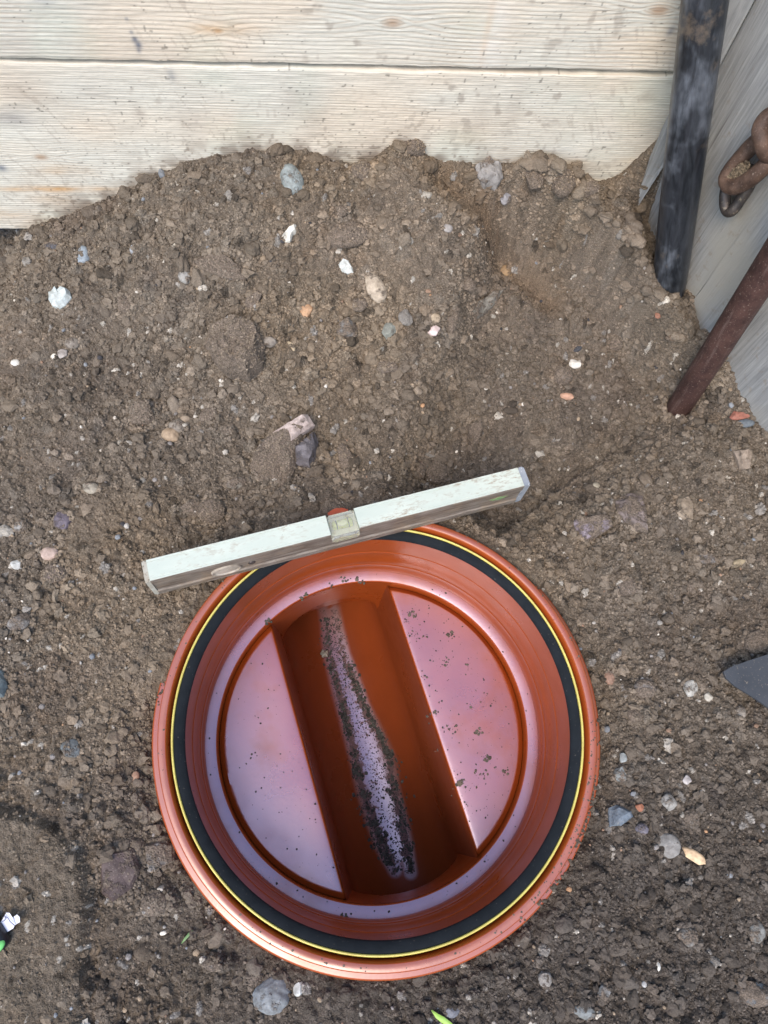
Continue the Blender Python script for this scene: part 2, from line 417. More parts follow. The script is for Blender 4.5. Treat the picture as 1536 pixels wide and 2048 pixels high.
def hit(px, py):
    r = ray(px, py); r = r / np.linalg.norm(r); o = np.array([0, 0, CH])
    for t in np.arange(.55, 1.8, .002):
        p = o + r * t
        if p[2] < gh(p[0], p[1]): return np.array([p[0], p[1], gh(p[0], p[1])])
    return up(px, py, 0)
nx, ny = len(gx), len(gy)
idx = np.arange(nx * ny).reshape(ny, nx)
q = np.stack([idx[:-1, :-1], idx[:-1, 1:], idx[1:, 1:], idx[1:, :-1]], -1).reshape(-1, 4)
cx_ = (GX[:-1, :-1] + GX[1:, 1:]).ravel() / 2; cy_ = (GY[:-1, :-1] + GY[1:, 1:]).ravel() / 2
keep = np.hypot(cx_ - CX, cy_ - CY) > .2265
GV = np.stack([GX.ravel(), GY.ravel(), GZ.ravel()], -1)
used = np.zeros(len(GV), bool); q = q[keep]; used[q.ravel()] = True; remap = np.cumsum(used) - 1
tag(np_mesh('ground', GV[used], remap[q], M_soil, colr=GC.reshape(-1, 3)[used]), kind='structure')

# ------------------------------------------------------------------ loose crumbs and fine gravel
_bm = bmesh.new(); bmesh.ops.create_icosphere(_bm, subdivisions=2, radius=1)
ICO_V = np.array([v.co[:] for v in _bm.verts]); ICO_F = np.array([[v.index for v in f.verts] for f in _bm.faces]); _bm.free()
_bm = bmesh.new(); bmesh.ops.create_icosphere(_bm, subdivisions=1, radius=1)
ICOS = {2: (ICO_V, ICO_F), 3: None, 1: (np.array([v.co[:] for v in _bm.verts]), np.array([[v.index for v in f.verts] for f in _bm.faces]))}; _bm.free()
_bm = bmesh.new(); bmesh.ops.create_icosphere(_bm, subdivisions=3, radius=1)
ICOS[3] = (np.array([v.co[:] for v in _bm.verts]), np.array([[v.index for v in f.verts] for f in _bm.faces])); _bm.free()
def rot_rand(n):
    qn = rng.normal(size=(n, 4)); qn /= np.linalg.norm(qn, axis=1)[:, None]; a, b, c, d = qn.T
    return np.stack([np.stack([1 - 2 * (c*c + d*d), 2 * (b*c - a*d), 2 * (b*d + a*c)], -1), np.stack([2 * (b*c + a*d), 1 - 2 * (b*b + d*d), 2 * (c*d - a*b)], -1), np.stack([2 * (b*d - a*c), 2 * (c*d + a*b), 1 - 2 * (b*b + c*c)], -1)], 1)
def crumbs(name, P, rad, C, lump=.28, flat=.75, lod=2):
    ICO_V, ICO_F = ICOS[lod]
    n = len(P); V = ICO_V[None] * (1 + rng.normal(size=(n, len(ICO_V), 1)) * lump * .5)
    if lod == 3:
        for fq, am in ((1.6, .16), (3.2, .10), (6.5, .05)):
            kk = rng.normal(size=(n, 3, 3)) * fq; V = V * (1 + am * np.cos(np.einsum('nvk,njk->nvj', ICO_V[None] + np.zeros((n, 1, 1)), kk) + rng.uniform(0, 6.28, (n, 1, 3))).sum(-1, keepdims=True) / 1.5)
    V = V * rng.uniform(.65, 1.2, (n, 1, 3)); V = np.einsum('nij,nkj->nki', rot_rand(n), V)
    V[..., 2] *= flat
    V = V * rad[:, None, None] + P[:, None, :]
    Fq = ICO_F[None] + (np.arange(n) * len(ICO_V))[:, None, None]
    Cc = np.repeat(C, len(ICO_V), 0)
    return np_mesh(name, V.reshape(-1, 3), Fq.reshape(-1, 3), M_crumb, smooth=False, colr=Cc)
_gyd, _gxd = np.gradient(ground_base(GX[::8, ::8], GY[::8, ::8]), gy[::8], gx[::8]); _SL = np.hypot(_gxd, _gyd)
def slope(x, y): return _SL[np.clip(np.searchsorted(gy[::8], y), 0, _SL.shape[0] - 1), np.clip(np.searchsorted(gx[::8], x), 0, _SL.shape[1] - 1)]
def scatter(n, rmin, rmax, power, dens=None):
    m_ = 9; X = rng.uniform(-.80, .58, n * m_); Y = rng.uniform(-.50, .74, n * m_)
    ok = (np.hypot(X - CX, Y - CY) > .243) & (wall_dist(X, Y) > .004)
    if dens is not None: ok &= rng.uniform(size=n * m_) < dens(X, Y)
    X, Y = X[ok][:n], Y[ok][:n]; r = rmin + (rmax - rmin) * rng.uniform(size=len(X))**power
    Z = gh(X, Y) + r * .15
    return np.stack([X, Y, Z], -1), r
ldens = lambda x, y: .25 + .75 * sstep(.35, -.2, fbm(x, y, .16, 3, 101))
CRP, CRR = [], []
P, r = scatter(1350, .0008, .0034, 2.8)
pal = np.array([[.60, .58, .52], [.36, .35, .32], [.22, .21, .20], [.30, .24, .17], [.20, .22, .24], [.42, .26, .15], [.05, .05, .055], [.25, .17, .12], [.70, .68, .62]])
C = pal[rng.choice(len(pal), len(P), p=[.04, .12, .25, .23, .12, .03, .11, .09, .01])] * rng.uniform(.8, 1.2, (len(P), 1))
tag(crumbs('fine_gravel', P + [0, 0, .0004], r, C, lump=.12, flat=.8), 'fine pale and dark grit mixed through the dug soil', 'gravel', kind='stuff')

# ------------------------------------------------------------------ stones
GRP = 'stones lying in the dug soil'
def stone(px, py, w, h, ang, c, label, shape='round', cake=.3, name='stone', thick=.62, sink=.42, cat='stone', tilt=0, seed=None):
    sd_ = seed if seed is not None else int(px * 7 + py * 13)
    rs = np.random.default_rng(sd_)
    P = hit(px, py); dp = depth(P); s = dp / F
    bm = bmesh.new(); bmesh.ops.create_icosphere(bm, subdivisions=5 if max(w, h) > 70 else (4 if max(w, h) > 24 else 3), radius=1)
    V = np.array([v.co[:] for v in bm.verts])
    if shape != 'round':
        k = {'angular': 11, 'slab': 9, 'shard': 7}[shape]
        N = rs.normal(size=(k, 3)); N /= np.linalg.norm(N, axis=1)[:, None]
        for nv in N:
            dd = rs.uniform(.55, .82); e = V @ nv - dd; V -= np.outer(np.maximum(e, 0) * .93, nv)
    sdn = rs.uniform(0, 50)
    def n3(V, s_): return vnoise(V[:, 0] + V[:, 2] * .7 + sdn, V[:, 1] - V[:, 2] * .6 + sdn, s_, sd_ % 97)
    am = .11 if shape == 'round' else .05
    V = V * (1 + am * n3(V, .9) + am * .5 * n3(V, .4) + am * .22 * n3(V, .17))[:, None]
    if cake > .5:
        V = V * (1 + .5 * (cake - .35) * (.10 * n3(V, .22) + .13 * np.abs(n3(V * 1.3, .11)) + .07 * n3(V, .06)))[:, None]
    V = V / np.abs(V).max(0)
    V = V * np.array([w * .5 * s, h * .5 * s, thick * .5 * s * min(w, h)])
    for v, c_ in zip(bm.verts, V): v.co = c_
    o = obj_bm(name, bm, M_stone, smooth=True, sharp=None if shape == 'round' else 28)
    a = math.radians(ang)
    # in-image direction -> heading on the ground
    q0, q1 = up(px, py, P[2]), up(px + 10 * math.cos(a), py - 10 * math.sin(a), P[2]); hd = math.atan2(q1[1] - q0[1], q1[0] - q0[0])
    tc_ = Vector((-P[0], -P[1], CH - P[2])).normalized(); zz = (Vector((0, 0, 1)) * .45 + tc_ * .55).normalized()
    xx = Vector((math.cos(hd), math.sin(hd), 0)); xx = (xx - zz * xx.dot(zz)).normalized(); yy = zz.cross(xx)
    rm = Matrix((xx, yy, zz)).transposed() @ Matrix.Rotation(math.radians(rs.uniform(-6, 6) + tilt), 3, 'X') @ Matrix.Rotation(math.radians(rs.uniform(-7, 7)), 3, 'Y')
    o.rotation_euler = rm.to_euler()
    hz = thick * .5 * s * min(w, h)
    gb = float(ground_base(np.array([P[0]]), np.array([P[1]]))[0])
    o.location = (P[0], P[1], max(gb, P[2] - .004) + hz * (1 - 2 * sink))
    o.color = (*c, min(.9, cake + (.05 if w > 20 else .0)))
    tag(o, label, cat, GRP)
    settle(o, P, w * s * .5, h * s * .5, hd, cake, rs)
    return o
def settle(o, P, ra, rb, hd, cake, rs):
    """loose crumbs: banked round the foot of a stone, and lying on it when it is caked with soil"""
    m = Matrix.LocRotScale(o.location, o.rotation_euler, None)
    bv = BVHTree.FromPolygons([m @ v.co for v in o.data.vertices], [p.vertices[:] for p in o.data.polygons])
    area = ra * rb
    nr = int(min(260, 40 + area * 4.5e5 * (.4 + cake)))
    if ra * rb < 2.5e-5: nr = 12
    a = rs.uniform(0, 6.283, nr); k = rs.uniform(.86, 1.28, nr)
    for i in range(nr):
        x = P[0] + (ra * math.cos(a[i]) * math.cos(hd) - rb * math.sin(a[i]) * math.sin(hd)) * k[i]; y = P[1] + (ra * math.cos(a[i]) * math.sin(hd) + rb * math.sin(a[i]) * math.cos(hd)) * k[i]
        if math.hypot(x - CX, y - CY) < .244 or wall_dist(x, y) < .003: continue
        rr = rs.uniform(.0008, .0008 + min(.0024, .25 * min(ra, rb)))
        CRP.append((x, y, float(gh(x, y)) + rr * .35)); CRR.append(rr)
    if cake > .3:
        nt_ = int(area * 1.6e6 * (cake - .28))
        for i in range(min(nt_, 1500)):
            x = P[0] + rs.uniform(-1, 1) * max(ra, rb); y = P[1] + rs.uniform(-1, 1) * max(ra, rb)
            hh = bv.ray_cast(Vector((x, y, P[2] + .2)), Vector((0, 0, -1)))[0]
            if hh is None or hh.z < gh(x, y): continue
            if cake < .6 and vnoise(np.array([x]), np.array([y]), .008, 8)[0] < .9 - 2 * (cake - .1): continue
            rr = rs.uniform(.0006, .0017); CRP.append((x, y, hh.z + rr * .1)); CRR.append(rr)
W, BG, GR, TN, BR, DK, PU, OR, RD, GN = (.54, .54, .49), (.22, .27, .31), (.25, .25, .235), (.34, .28, .20), (.19, .155, .115), (.045, .048, .055), (.20, .165, .175), (.38, .24, .14), (.27, .10, .07), (.19, .205, .18)
PW = (.50, .56, .56)
STONES = [
 (752, 578, 38, 66, 18, (.36, .31, .24), 'tan and white oval stone, tall and smooth, mid mound', 'round', .36),
 (613, 626, 30, 27, 30, OR, 'small orange angular stone left of the tan oval stone', 'angular', .25),
 (868, 667, 30, 22, 20, (.62, .52, .50), 'white and pink shard between two brown stones', 'shard', .1),
 (776, 668, 32, 42, -20, GN, 'grey-green angular stone left of the pink and white shard', 'angular', .3),
 (902, 642, 34, 62, -8, BR, 'brown oval stone right of the pink and white shard', 'round', .55),
 (870, 642, 20, 22, 0, TN, 'little tan pebble touching the brown oval stone', 'round', .4),
 (584, 366, 46, 66, 18, (.20, .235, .235), 'smooth dark grey cobble with a pale edge high on the mound', 'round', .38),
 (168, 512, 26, 40, 0, BG, 'blue-grey upright pebble below the left end of the boards', 'round', .25),
 (267, 498, 18, 26, 0, (.30, .34, .38), 'small pale blue pebble in the upper left soil', 'round', .3),
 (104, 492, 28, 24, 0, (.09, .095, .11), 'dark slate-grey lump under the left end of the boards', 'angular', .45),
 (372, 558, 30, 30, 0, GR, 'round grey pebble above the flat buried slab', 'round', .4),
 (1070, 352, 44, 56, 0, BR, 'brown lump leaning on the planks right of the grey rock', 'angular', .75),
 (1126, 372, 46, 56, -15, BR, 'upright grey-brown clod against the lowest plank', 'angular', .72),
 (1172, 378, 52, 34, 0, (.20, .17, .13), 'flat brown clod, last one before the soil corner', 'angular', .72),
 (1010, 400, 26, 36, -10, (.20, .20, .21), 'small grey chip below the big ridge rock', 'angular', .4),
 (690, 474, 110, 52, 5, BR, 'broad earth-coated stone right of the ragged quartz chip', 'round', .74),
 (695, 668, 46, 50, 0, (.20, .205, .20), 'grey stone left of the grey-green angular one', 'angular', .5),
 (718, 612, 40, 32, 0, BR, 'reddish-grey stone below the tan oval stone', 'round', .5),
 (540, 690, 28, 24, -10, (.24, .22, .19), 'smooth round pebble right of the square lump', 'round', .3),
 (582, 690, 12, 26, 20, (.45, .38, .26), 'thin beige curled flake right of the smooth pebble', 'shard', .1),
 (512, 600, 56, 28, 40, BR, 'slanting brown stone above the square lump', 'angular', .6),
 (250, 612, 32, 36, 0, (.19, .175, .16), 'grey-brown stone right of the white flint', 'angular', .55),
 (145, 688, 30, 26, 10, (.22, .20, .17), 'round brown pebble above the two small pebbles', 'round', .4),
 (108, 713, 12, 14, 0, (.62, .60, .52), 'tiny white bead-like pebble at the left', 'round', .1),
 (126, 712, 26, 20, 30, (.30, .28, .26), 'grey pebble touching the tiny white one', 'angular', .3),
 (32, 727, 18, 15, 0, W, 'small white pebble near the left edge of the photo', 'round', .25),
 (1146, 731, 28, 20, -10, (.60, .60, .55), 'bright white stone beside a round brown one on the right', 'angular', .05),
 (1123, 752, 44, 44, 0, (.22, .19, .155), 'round brown stone just below the bright white one', 'round', .6),
 (1131, 796, 28, 17, -10, (.42, .26, .18), 'small salmon-pink stone right of centre', 'angular', .1),
 (1012, 545, 32, 26, -20, (.26, .18, .10), 'brown angular stone at the foot of the spade cut', 'angular', .35),
 (932, 570, 32, 44, 40, BR, 'dull brown stone left of the spade cut foot', 'angular', .6),
 (895, 457, 22, 20, 0, (.26, .25, .24), 'round grey pebble at the left rim of the spade cut', 'round', .3),
 (952, 462, 15, 14, 0, (.30, .28, .25), 'pale little pebble inside the spade cut', 'round', .2),
 (1175, 636, 14, 16, 0, DK, 'small black coal bit on the right-hand slope', 'angular', .1),
 (1155, 698, 22, 12, 30, DK, 'black coal sliver above the bright white stone', 'angular', .1),
 (1228, 690, 32, 36, 0, BR, 'faint brown stone on the right-hand slope', 'round', .66),
 (1345, 683, 40, 18, 0, (.22, .17, .12), 'flat tan stone below the black pole foot', 'round', .45),
 (1312, 636, 12, 14, 0, (.24, .12, .08), 'tiny brick-red bit beside the black pole foot', 'angular', .2),
 (342, 873, 36, 28, -15, (.30, .23, .155), 'tan round pebble in front of its darker neighbour', 'round', .25),
 (356, 856, 36, 32, 0, (.20, .18, .15), 'dark round pebble behind the tan one', 'round', .45),
 (372, 843, 20, 16, 0, (.28, .23, .17), 'small tan pebble at the back of the trio', 'round', .3),
 (418, 832, 44, 32, 20, BR, 'flat brown stone right of the pebble trio', 'angular', .6),
 (285, 835, 52, 60, 0, (.15, .14, .13), 'dull grey buried stone left of the pebble trio', 'angular', .68),
 (425, 1022, 60, 52, 0, (.20, .18, .145), 'rounded grey clod above the spirit level', 'round', .66),
 (385, 1020, 44, 40, 0, (.22, .20, .17), 'grey stone with a white scratch left of the rounded clod', 'angular', .62),
 (690, 925, 34, 66, 15, (.20, .17, .12), 'long upright brown stone above the vial', 'angular', .6),
 (474, 970, 44, 24, 15, (.22, .21, .18), 'thin grey stone left of the dark sharp block', 'round', .5),
 (868, 945, 56, 52, 0, (.17, .145, .115), 'dark round stone above the right half of the level', 'round', .6),
 (838, 940, 28, 48, 0, (.20, .15, .12), 'narrow reddish stone touching the dark round one', 'angular', .5),
 (775, 735, 44, 26, 0, BR, 'brown flat stone on the lip of the small step', 'round', .66),
 (1190, 975, 16, 16, 0, (.30, .28, .22), 'tan pebble right of the far end of the level', 'round', .2),
 (1180, 1058, 78, 66, 0, (.19, .165, .185), 'flat mauve stone sunk in soil left of the boulder', 'slab', .48),
 (1475, 832, 46, 20, 0, (.26, .11, .08), 'red-brown tile fragment near the right edge', 'slab', .25),
 (1488, 850, 34, 18, 0, (.11, .135, .155), 'blue-grey chip lying against the red tile fragment', 'round', .15),
 (100, 1107, 34, 28, 10, (.42, .33, .28), 'pinkish round stone left of the spirit level', 'round', .2),
 (37, 1132, 26, 20, -20, (.42, .44, .42), 'white and grey chip near the left edge', 'shard', .3),
 (112, 1147, 46, 44, 0, (.17, .135, .135), 'mauve buried stone below the pinkish one', 'round', .6),
 (128, 1045, 40, 36, -20, (.115, .10, .125), 'dark purple flat stone above the pinkish one', 'slab', .42),
 (185, 980, 34, 24, -10, (.27, .25, .20), 'pale oval stone at the left above the purple one', 'round', .4),
 (44, 1055, 28, 28, 0, GR, 'dull grey round stone by the left edge', 'round', .5),
 (42, 1245, 46, 40, 20, (.19, .185, .175), 'grey stone at the left edge, half sunk', 'angular', .45),
 (142, 1502, 38, 44, 10, (.13, .15, .155), 'small dark blue-grey broken stone left of the chamber', 'angular', .42),
 (272, 1553, 16, 22, 0, (.30, .19, .13), 'small orange-brown stone close to the rim, left', 'round', .3),
 (312, 1808, 60, 46, 0, BR, 'brown clod below the square grey slab', 'round', .8),
 (543, 1990, 78, 66, 10, (.17, .19, .20), 'large blue-grey cobble below the chamber rim', 'round', .3),
 (512, 1955, 36, 34, 0, BR, 'earthy clod touching the large blue-grey cobble', 'round', .8),
 (596, 1977, 20, 26, 0, (.45, .48, .46), 'small pale stone right of the blue-grey cobble', 'angular', .15),
 (420, 1930, 36, 26, 0, (.22, .21, .19), 'small grey stone below left of the chamber', 'angular', .5),
 (328, 1865, 14, 8, 15, (.62, .60, .52), 'tiny white seed-like chip beside the grass sliver', 'round', .0),
 (222, 2022, 10, 14, 40, (.62, .62, .56), 'tiny white chip at the bottom left', 'round', .05),
 (1277, 1615, 20, 16, 0, (.28, .12, .07), 'little brick-red stone beside the blue-grey angular one', 'angular', .2),
 (1280, 1658, 26, 22, 0, (.12, .115, .14), 'dark mauve pebble under the brick-red stone', 'round', .35),
 (1335, 1692, 48, 50, 0, (.20, .20, .19), 'flat round grey stone left of the tan shard', 'round', .3, dict(thick=.4)),
 (1382, 1712, 58, 24, -30, (.58, .43, .27), 'tan and mauve shard lying on top of the soil', 'shard', .0, dict(sink=.1)),
 (1332, 1605, 34, 34, 0, (.25, .25, .235), 'crumbly grey stone above the flat round one', 'angular', .42),
 (1380, 1634, 34, 32, 0, (.22, .175, .12), 'tan earthy stone right of the crumbly grey one', 'round', .6),
 (1370, 1560, 18, 18, 0, (.45, .43, .42), 'small pale two-tone pebble right of the chamber', 'angular', .05),
 (1242, 1517, 16, 20, 0, (.30, .34, .34), 'small pale grey chip close to the rim, right', 'angular', .2),
 (1240, 1548, 28, 30, 0, (.24, .27, .27), 'grey crumbly stone just under the pale grey chip', 'angular', .45),
 (1315, 1932, 14, 20, 0, (.60, .62, .58), 'tiny white stone at the lower right', 'angular', .05),
 (1288, 1968, 12, 12, 0, (.40, .42, .42), 'tiny grey-white pebble below the tiny white stone', 'round', .1),
 (1375, 1378, 34, 32, 20, (.36, .36, .33), 'pale cracked stone left of the dark blade', 'angular', .42),
 (1285, 1380, 46, 42, 0, (.20, .19, .18), 'grey-brown stone between rim and pale cracked stone', 'round', .5),
 (1268, 1428, 34, 38, 0, (.23, .20, .15), 'tan clod under the grey-brown stone', 'angular', .66),
 (1218, 1356, 22, 32, 0, (.22, .14, .10), 'reddish stone beside the rim, right', 'round', .4),
 (1412, 1395, 16, 18, 20, (.40, .38, .32), 'small pale chip below the pale cracked stone', 'angular', .1),
 (1478, 1425, 24, 26, 0, (.22, .20, .17), 'brown pebble under the tip of the dark blade', 'round', .4),
 (1373, 1175, 30, 22, 0, (.20, .18, .14), 'brown buried stone above the dark blade', 'round', .6),
 (1255, 1178, 44, 40, 10, (.17, .175, .175), 'grey flat stone sunk below the big boulder', 'slab', .5),
 (1470, 1130, 34, 16, 25, (.24, .20, .13), 'tan sliver stone near the right edge', 'angular', .35),
 (1415, 1118, 44, 26, 0, (.20, .195, .19), 'grey streaked stone left of the tan sliver', 'angular', .45),
 (1510, 1285, 60, 44, 30, (.24, .19, .13), 'yellow-brown stone above the dark blade', 'round', .62),
 (1372, 1873, 46, 40, -10, (.19, .19, .18), 'grey half-buried stone at the lower right', 'round', .5),
 (1505, 1985, 96, 50, -25, (.14, .17, .19), 'large flat blue-grey stone in the bottom right corner', 'slab', .5),
 (1512, 1865, 34, 46, -20, (.20, .21, .20), 'oval grey stone above the bottom right stone', 'round', .4),
 (1205, 1985, 30, 30, 0, (.20, .205, .20), 'grey broken pebble at the bottom right of the chamber', 'angular', .4),
 (1165, 2025, 54, 30, 0, (.17, .19, .19), 'low grey stone at the bottom edge', 'slab', .45),
 (905, 2022, 30, 22, 0, (.13, .14, .16), 'small dark stone beside the green blade', 'angular', .3),
 (660, 1045, 1, 1, 0, BR, None, 'round', 0),
 (455, 862, 26, 26, 20, BR, 'small brown clod right of the flat brown stone', 'angular', .8),
 (680, 425, 34, 24, 0, BR, 'rounded clod above the broad earth-coated stone', 'round', .8),
 (820, 300, 60, 42, 0, (.19, .16, .12), 'brown clod on the crest of the mound', 'angular', .8),
 (725, 345, 50, 44, 0, (.18, .155, .125), 'earthy lump just under the dip in the crest', 'round', .8),
 (1100, 1120, 1, 1, 0, BR, None, 'round', 0),
 (1520, 1120, 22, 20, 0, BR, 'brown pebble at the right edge beside the tan sliver', 'round', .5),
 (325, 352, 14, 22, 20, (.16, .18, .20), 'thin slate splinter standing at the plank foot', 'shard', .0, dict(sink=.1, thick=.9)),
 (548, 303, 12, 12, 0, (.24, .095, .06), 'tiny brick-red fragment on the mound crest', 'angular', .1),
]
for s_ in STONES:
    if s_[6] is None: continue
    kw = s_[9] if len(s_) > 9 else {}
    nm = 'clod' if 'clod' in s_[6] or 'lump' in s_[6] else ('coal_bit' if 'coal' in s_[6] else 'stone')
    cat = {'clod': 'clod', 'coal_bit': 'coal', 'stone': 'stone'}[nm]
    if s_[8] > .5: kw = dict(sink=.50, **{k: v for k, v in kw.items() if k != 'sink'})
    if 'plank' in s_[6] or 'crest' in s_[6]: kw = dict(kw, thick=.95)
    stone(*s_[:6], s_[6], s_[7], s_[8], name=nm, cat=cat, **kw)

def rock(name, pts, hgt, c, cake, label, cat='stone', seed=1, top=.72, rise=None, dz=0):
    rs = np.random.default_rng(seed); O = np.array([hit(a, b)[:3] for a, b in pts]); ctr = O.mean(0)
    n = len(pts); bm = bmesh.new()
    def ringv(k, z, j): return [bm.verts.new((ctr[0] + (p[0] - ctr[0]) * k, ctr[1] + (p[1] - ctr[1]) * k, ctr[2] + (p[2] - ctr[2]) * .6 + z * hgt + rs.uniform(-j, j) * hgt)) for p in O]
    R0, R1, R2 = ringv(.92, -.8, 0), ringv(1.0, .25, .12), ringv(top, .75, .16)
    if rise is not None:
        for v, q_ in zip(R2, rise): v.co.z += q_ * hgt
        for v, q_ in zip(R1, rise): v.co.z += q_ * hgt * .5
    cv = bm.verts.new((ctr[0] + rs.uniform(-.1, .1) * hgt, ctr[1], ctr[2] + hgt * .85))
    for A_, B_ in ((R0, R1), (R1, R2)):
        for k in range(n): bm.faces.new((A_[k], A_[(k + 1) % n], B_[(k + 1) % n], B_[k]))
    for k in range(n): bm.faces.new((R2[k], R2[(k + 1) % n], cv))
    bmesh.ops.triangulate(bm, faces=bm.faces[:])
    bmesh.ops.subdivide_edges(bm, edges=bm.edges[:], cuts=3, use_grid_fill=True)
    for v in bm.verts:
        x, y, z = v.co; a_ = np.array([x + z * .7]); b_ = np.array([y - z * .6])
        v.co.z += hgt * (.10 * float(vnoise(a_, b_, .009, seed)[0]) + .06 * float(vnoise(a_, b_, .004, seed + 1)[0])); v.co.x += hgt * .07 * float(vnoise(a_, b_, .006, seed + 2)[0]); v.co.y += hgt * .07 * float(vnoise(a_, b_, .006, seed + 3)[0])
        v.co.z += dz
    o = obj_bm(name, bm, M_stone, smooth=True, sharp=24)
    o.data.transform(Matrix.Translation(-Vector(ctr))); o.location = ctr; o.color = (*c, cake)
    tag(o, label, cat, GRP)
    ra = (O[:, 0].max() - O[:, 0].min()) / 2; rb = (O[:, 1].max() - O[:, 1].min()) / 2
    settle(o, ctr, ra, rb, 0, cake, rs)
    return o
rock('stone', [(101, 590), (112, 580), (118, 586), (128, 577), (141, 583), (145, 600), (134, 614), (121, 622), (107, 618), (101, 606)], .013, (.42, .48, .48), .30, 'pale blue-white broken flint, largest white stone at the far left', seed=3)
rock('stone', [(563, 478), (572, 468), (578, 458), (592, 452), (594, 465), (586, 474), (580, 490), (570, 488)], .008, (.58, .58, .52), .34, 'upright ragged white quartz chip near the top of the mound', seed=4)
rock('stone', [(675, 530), (684, 519), (697, 524), (706, 540), (707, 552), (695, 552), (682, 545)], .007, (.52, .56, .54), .32, 'flat white chip above the tan oval stone', seed=5)
rock('stone', [(500, 938), (510, 902), (545, 880), (600, 852), (622, 862), (600, 905), (588, 950), (560, 975), (524, 975)], .026, (.17, .15, .14), .70, 'large broken rock with soil on its face, left block', seed=6, rise=[0, .1, .3, .5, .4, 0, -.2, -.5, -.3])
rock('stone', [(548, 884), (566, 872), (600, 848), (616, 846), (630, 868), (604, 884), (584, 898), (574, 888)], .012, (.40, .34, .31), .34, 'pink-white quartz slab lying along the top of the broken rock', seed=7, dz=.018)
rock('stone', [(582, 908), (604, 888), (632, 872), (638, 898), (622, 938), (590, 930)], .024, (.12, .115, .125), .42, 'dark grey block with sharp edges right of the broken rock', seed=8)
rock('clod', [(420, 660), (470, 648), (522, 652), (532, 690), (528, 745), (500, 768), (455, 762), (430, 735), (412, 700)], .034, (.13, .105, .08), .84, 'large square earth-caked lump in the middle left', cat='clod', seed=9, rise=[.1, .2, .1, 0, .25, .3, .3, .1, 0])
rock('stone', [(202, 1712), (218, 1702), (268, 1694), (284, 1738), (266, 1776), (228, 1802), (206, 1785)], .010, (.070, .052, .050), .42, 'dark brick-coloured flat slab lower left of the chamber', seed=10, top=.85)
rock('stone', [(290, 1690), (318, 1682), (350, 1688), (352, 1722), (322, 1736), (294, 1725)], .009, (.15, .145, .135), .55, 'square grey slab between the brick slab and the rim', seed=11, top=.85)
rock('stone', [(1214, 1616), (1232, 1610), (1262, 1622), (1264, 1634), (1240, 1652), (1214, 1654)], .010, (.13, .165, .20), .26, 'blue-grey angular stone right of the rim', seed=12)
rock('stone', [(1228, 1005), (1252, 990), (1282, 998), (1294, 1040), (1290, 1070), (1262, 1060), (1236, 1030)], .018, (.19, .16, .15), .50, 'big purple-brown boulder at the right', seed=13)
rock('stone', [(1352, 1000), (1370, 990), (1386, 1012), (1382, 1040), (1364, 1044), (1350, 1028)], .012, (.24, .20, .15), .36, 'tan angular stone right of the big boulder', seed=14)
rock('stone', [(950, 335), (972, 324), (1000, 335), (1006, 362), (990, 384), (968, 385), (950, 360)], .020, (.24, .235, .225), .40, 'big grey rock with a white spot on the ridge crest', seed=15)
rock('stone', [(948, 612), (966, 600), (985, 584), (1004, 584), (992, 606), (974, 628), (952, 640), (944, 628)], .011, (.22, .21, .18), .48, 'long grey-brown stone slanting up to the right', seed=16)
rock('stone', [(934, 852), (958, 846), (964, 868), (952, 902), (942, 908), (930, 872)], .018, (.17, .14, .10), .6, 'wedge-shaped brown stone standing above the level', seed=17)
rock('stone', [(388, 530), (410, 512), (450, 516), (490, 540), (492, 565), (455, 562), (415, 552)], .012, (.19, .165, .13), .66, 'long flat buried slab in the left of the mound', seed=18)
rock('stone', [(1466, 905), (1490, 898), (1502, 912), (1494, 940), (1474, 942)], .012, (.23, .19, .15), .35, 'tan wedge stone near the right edge', seed=19)
rock('stone', [(0, 1338), (10, 1346), (18, 1375), (12, 1395), (-20, 1402), (-30, 1350)], .014, (.12, .155, .165), .12, 'dark blue-grey stone cut off by the left edge', seed=20)

# ------------------------------------------------------------------ loose crumbs all over
ldens = lambda x, y: (.30 + .70 * sstep(.35, -.2, fbm(x, y, .16, 3, 101))) * (.28 + .72 * np.clip(slope(x, y) - .2, 0, 1.2)) * (1 - .7 * np.exp(-(polyd(x, y, CUT)[0] / .022)**2)) * (1 - .75 * ground_masks(x, y)[2])
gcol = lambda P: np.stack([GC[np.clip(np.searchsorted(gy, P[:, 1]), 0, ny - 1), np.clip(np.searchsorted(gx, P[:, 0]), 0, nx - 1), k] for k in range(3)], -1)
P1, r1 = scatter(12500, .0015, .0064, 3.2, ldens)
P2, r2 = scatter(180000, .0006, .0018, 1.7, ldens)
P2 = np.concatenate([P2, np.array(CRP)]); r2 = np.concatenate([r2, np.array(CRR)])
P0, r0 = scatter(800, .0036, .0098, 1.9, lambda x, y: ldens(x, y) * sstep(-.5, .3, fbm(x, y, .08, 2, 611)))
ex = []
for line, n_, sp_, rm in ((RIDGE[:6], 170, .007, .0085), ([np.array([WX0, WY0]) + wd * t_ - wn * .012 for t_ in (.0, .08, .17, .30, .42, .55, .66)], 110, .008, .0075)):
    line = np.array(line); L_ = np.r_[0, np.cumsum(np.hypot(*np.diff(line, axis=0).T))]
    for t_ in rng.uniform(0, L_[-1], n_):
        x = np.interp(t_, L_, line[:, 0]) + rng.normal() * sp_; y = np.interp(t_, L_, line[:, 1]) + rng.normal() * sp_
        if wall_dist(x, y) > .004: ex.append((x, y, .0016 + rm * rng.uniform()**2.4))
ex = np.array(ex); P0 = np.concatenate([P0, np.stack([ex[:, 0], ex[:, 1], gh(ex[:, 0], ex[:, 1]) + ex[:, 2] * .45], -1)]); r0 = np.concatenate([r0, ex[:, 2]])
P0[:, 2] -= r0 * .30
P1, r1n = np.concatenate([P1]), r1
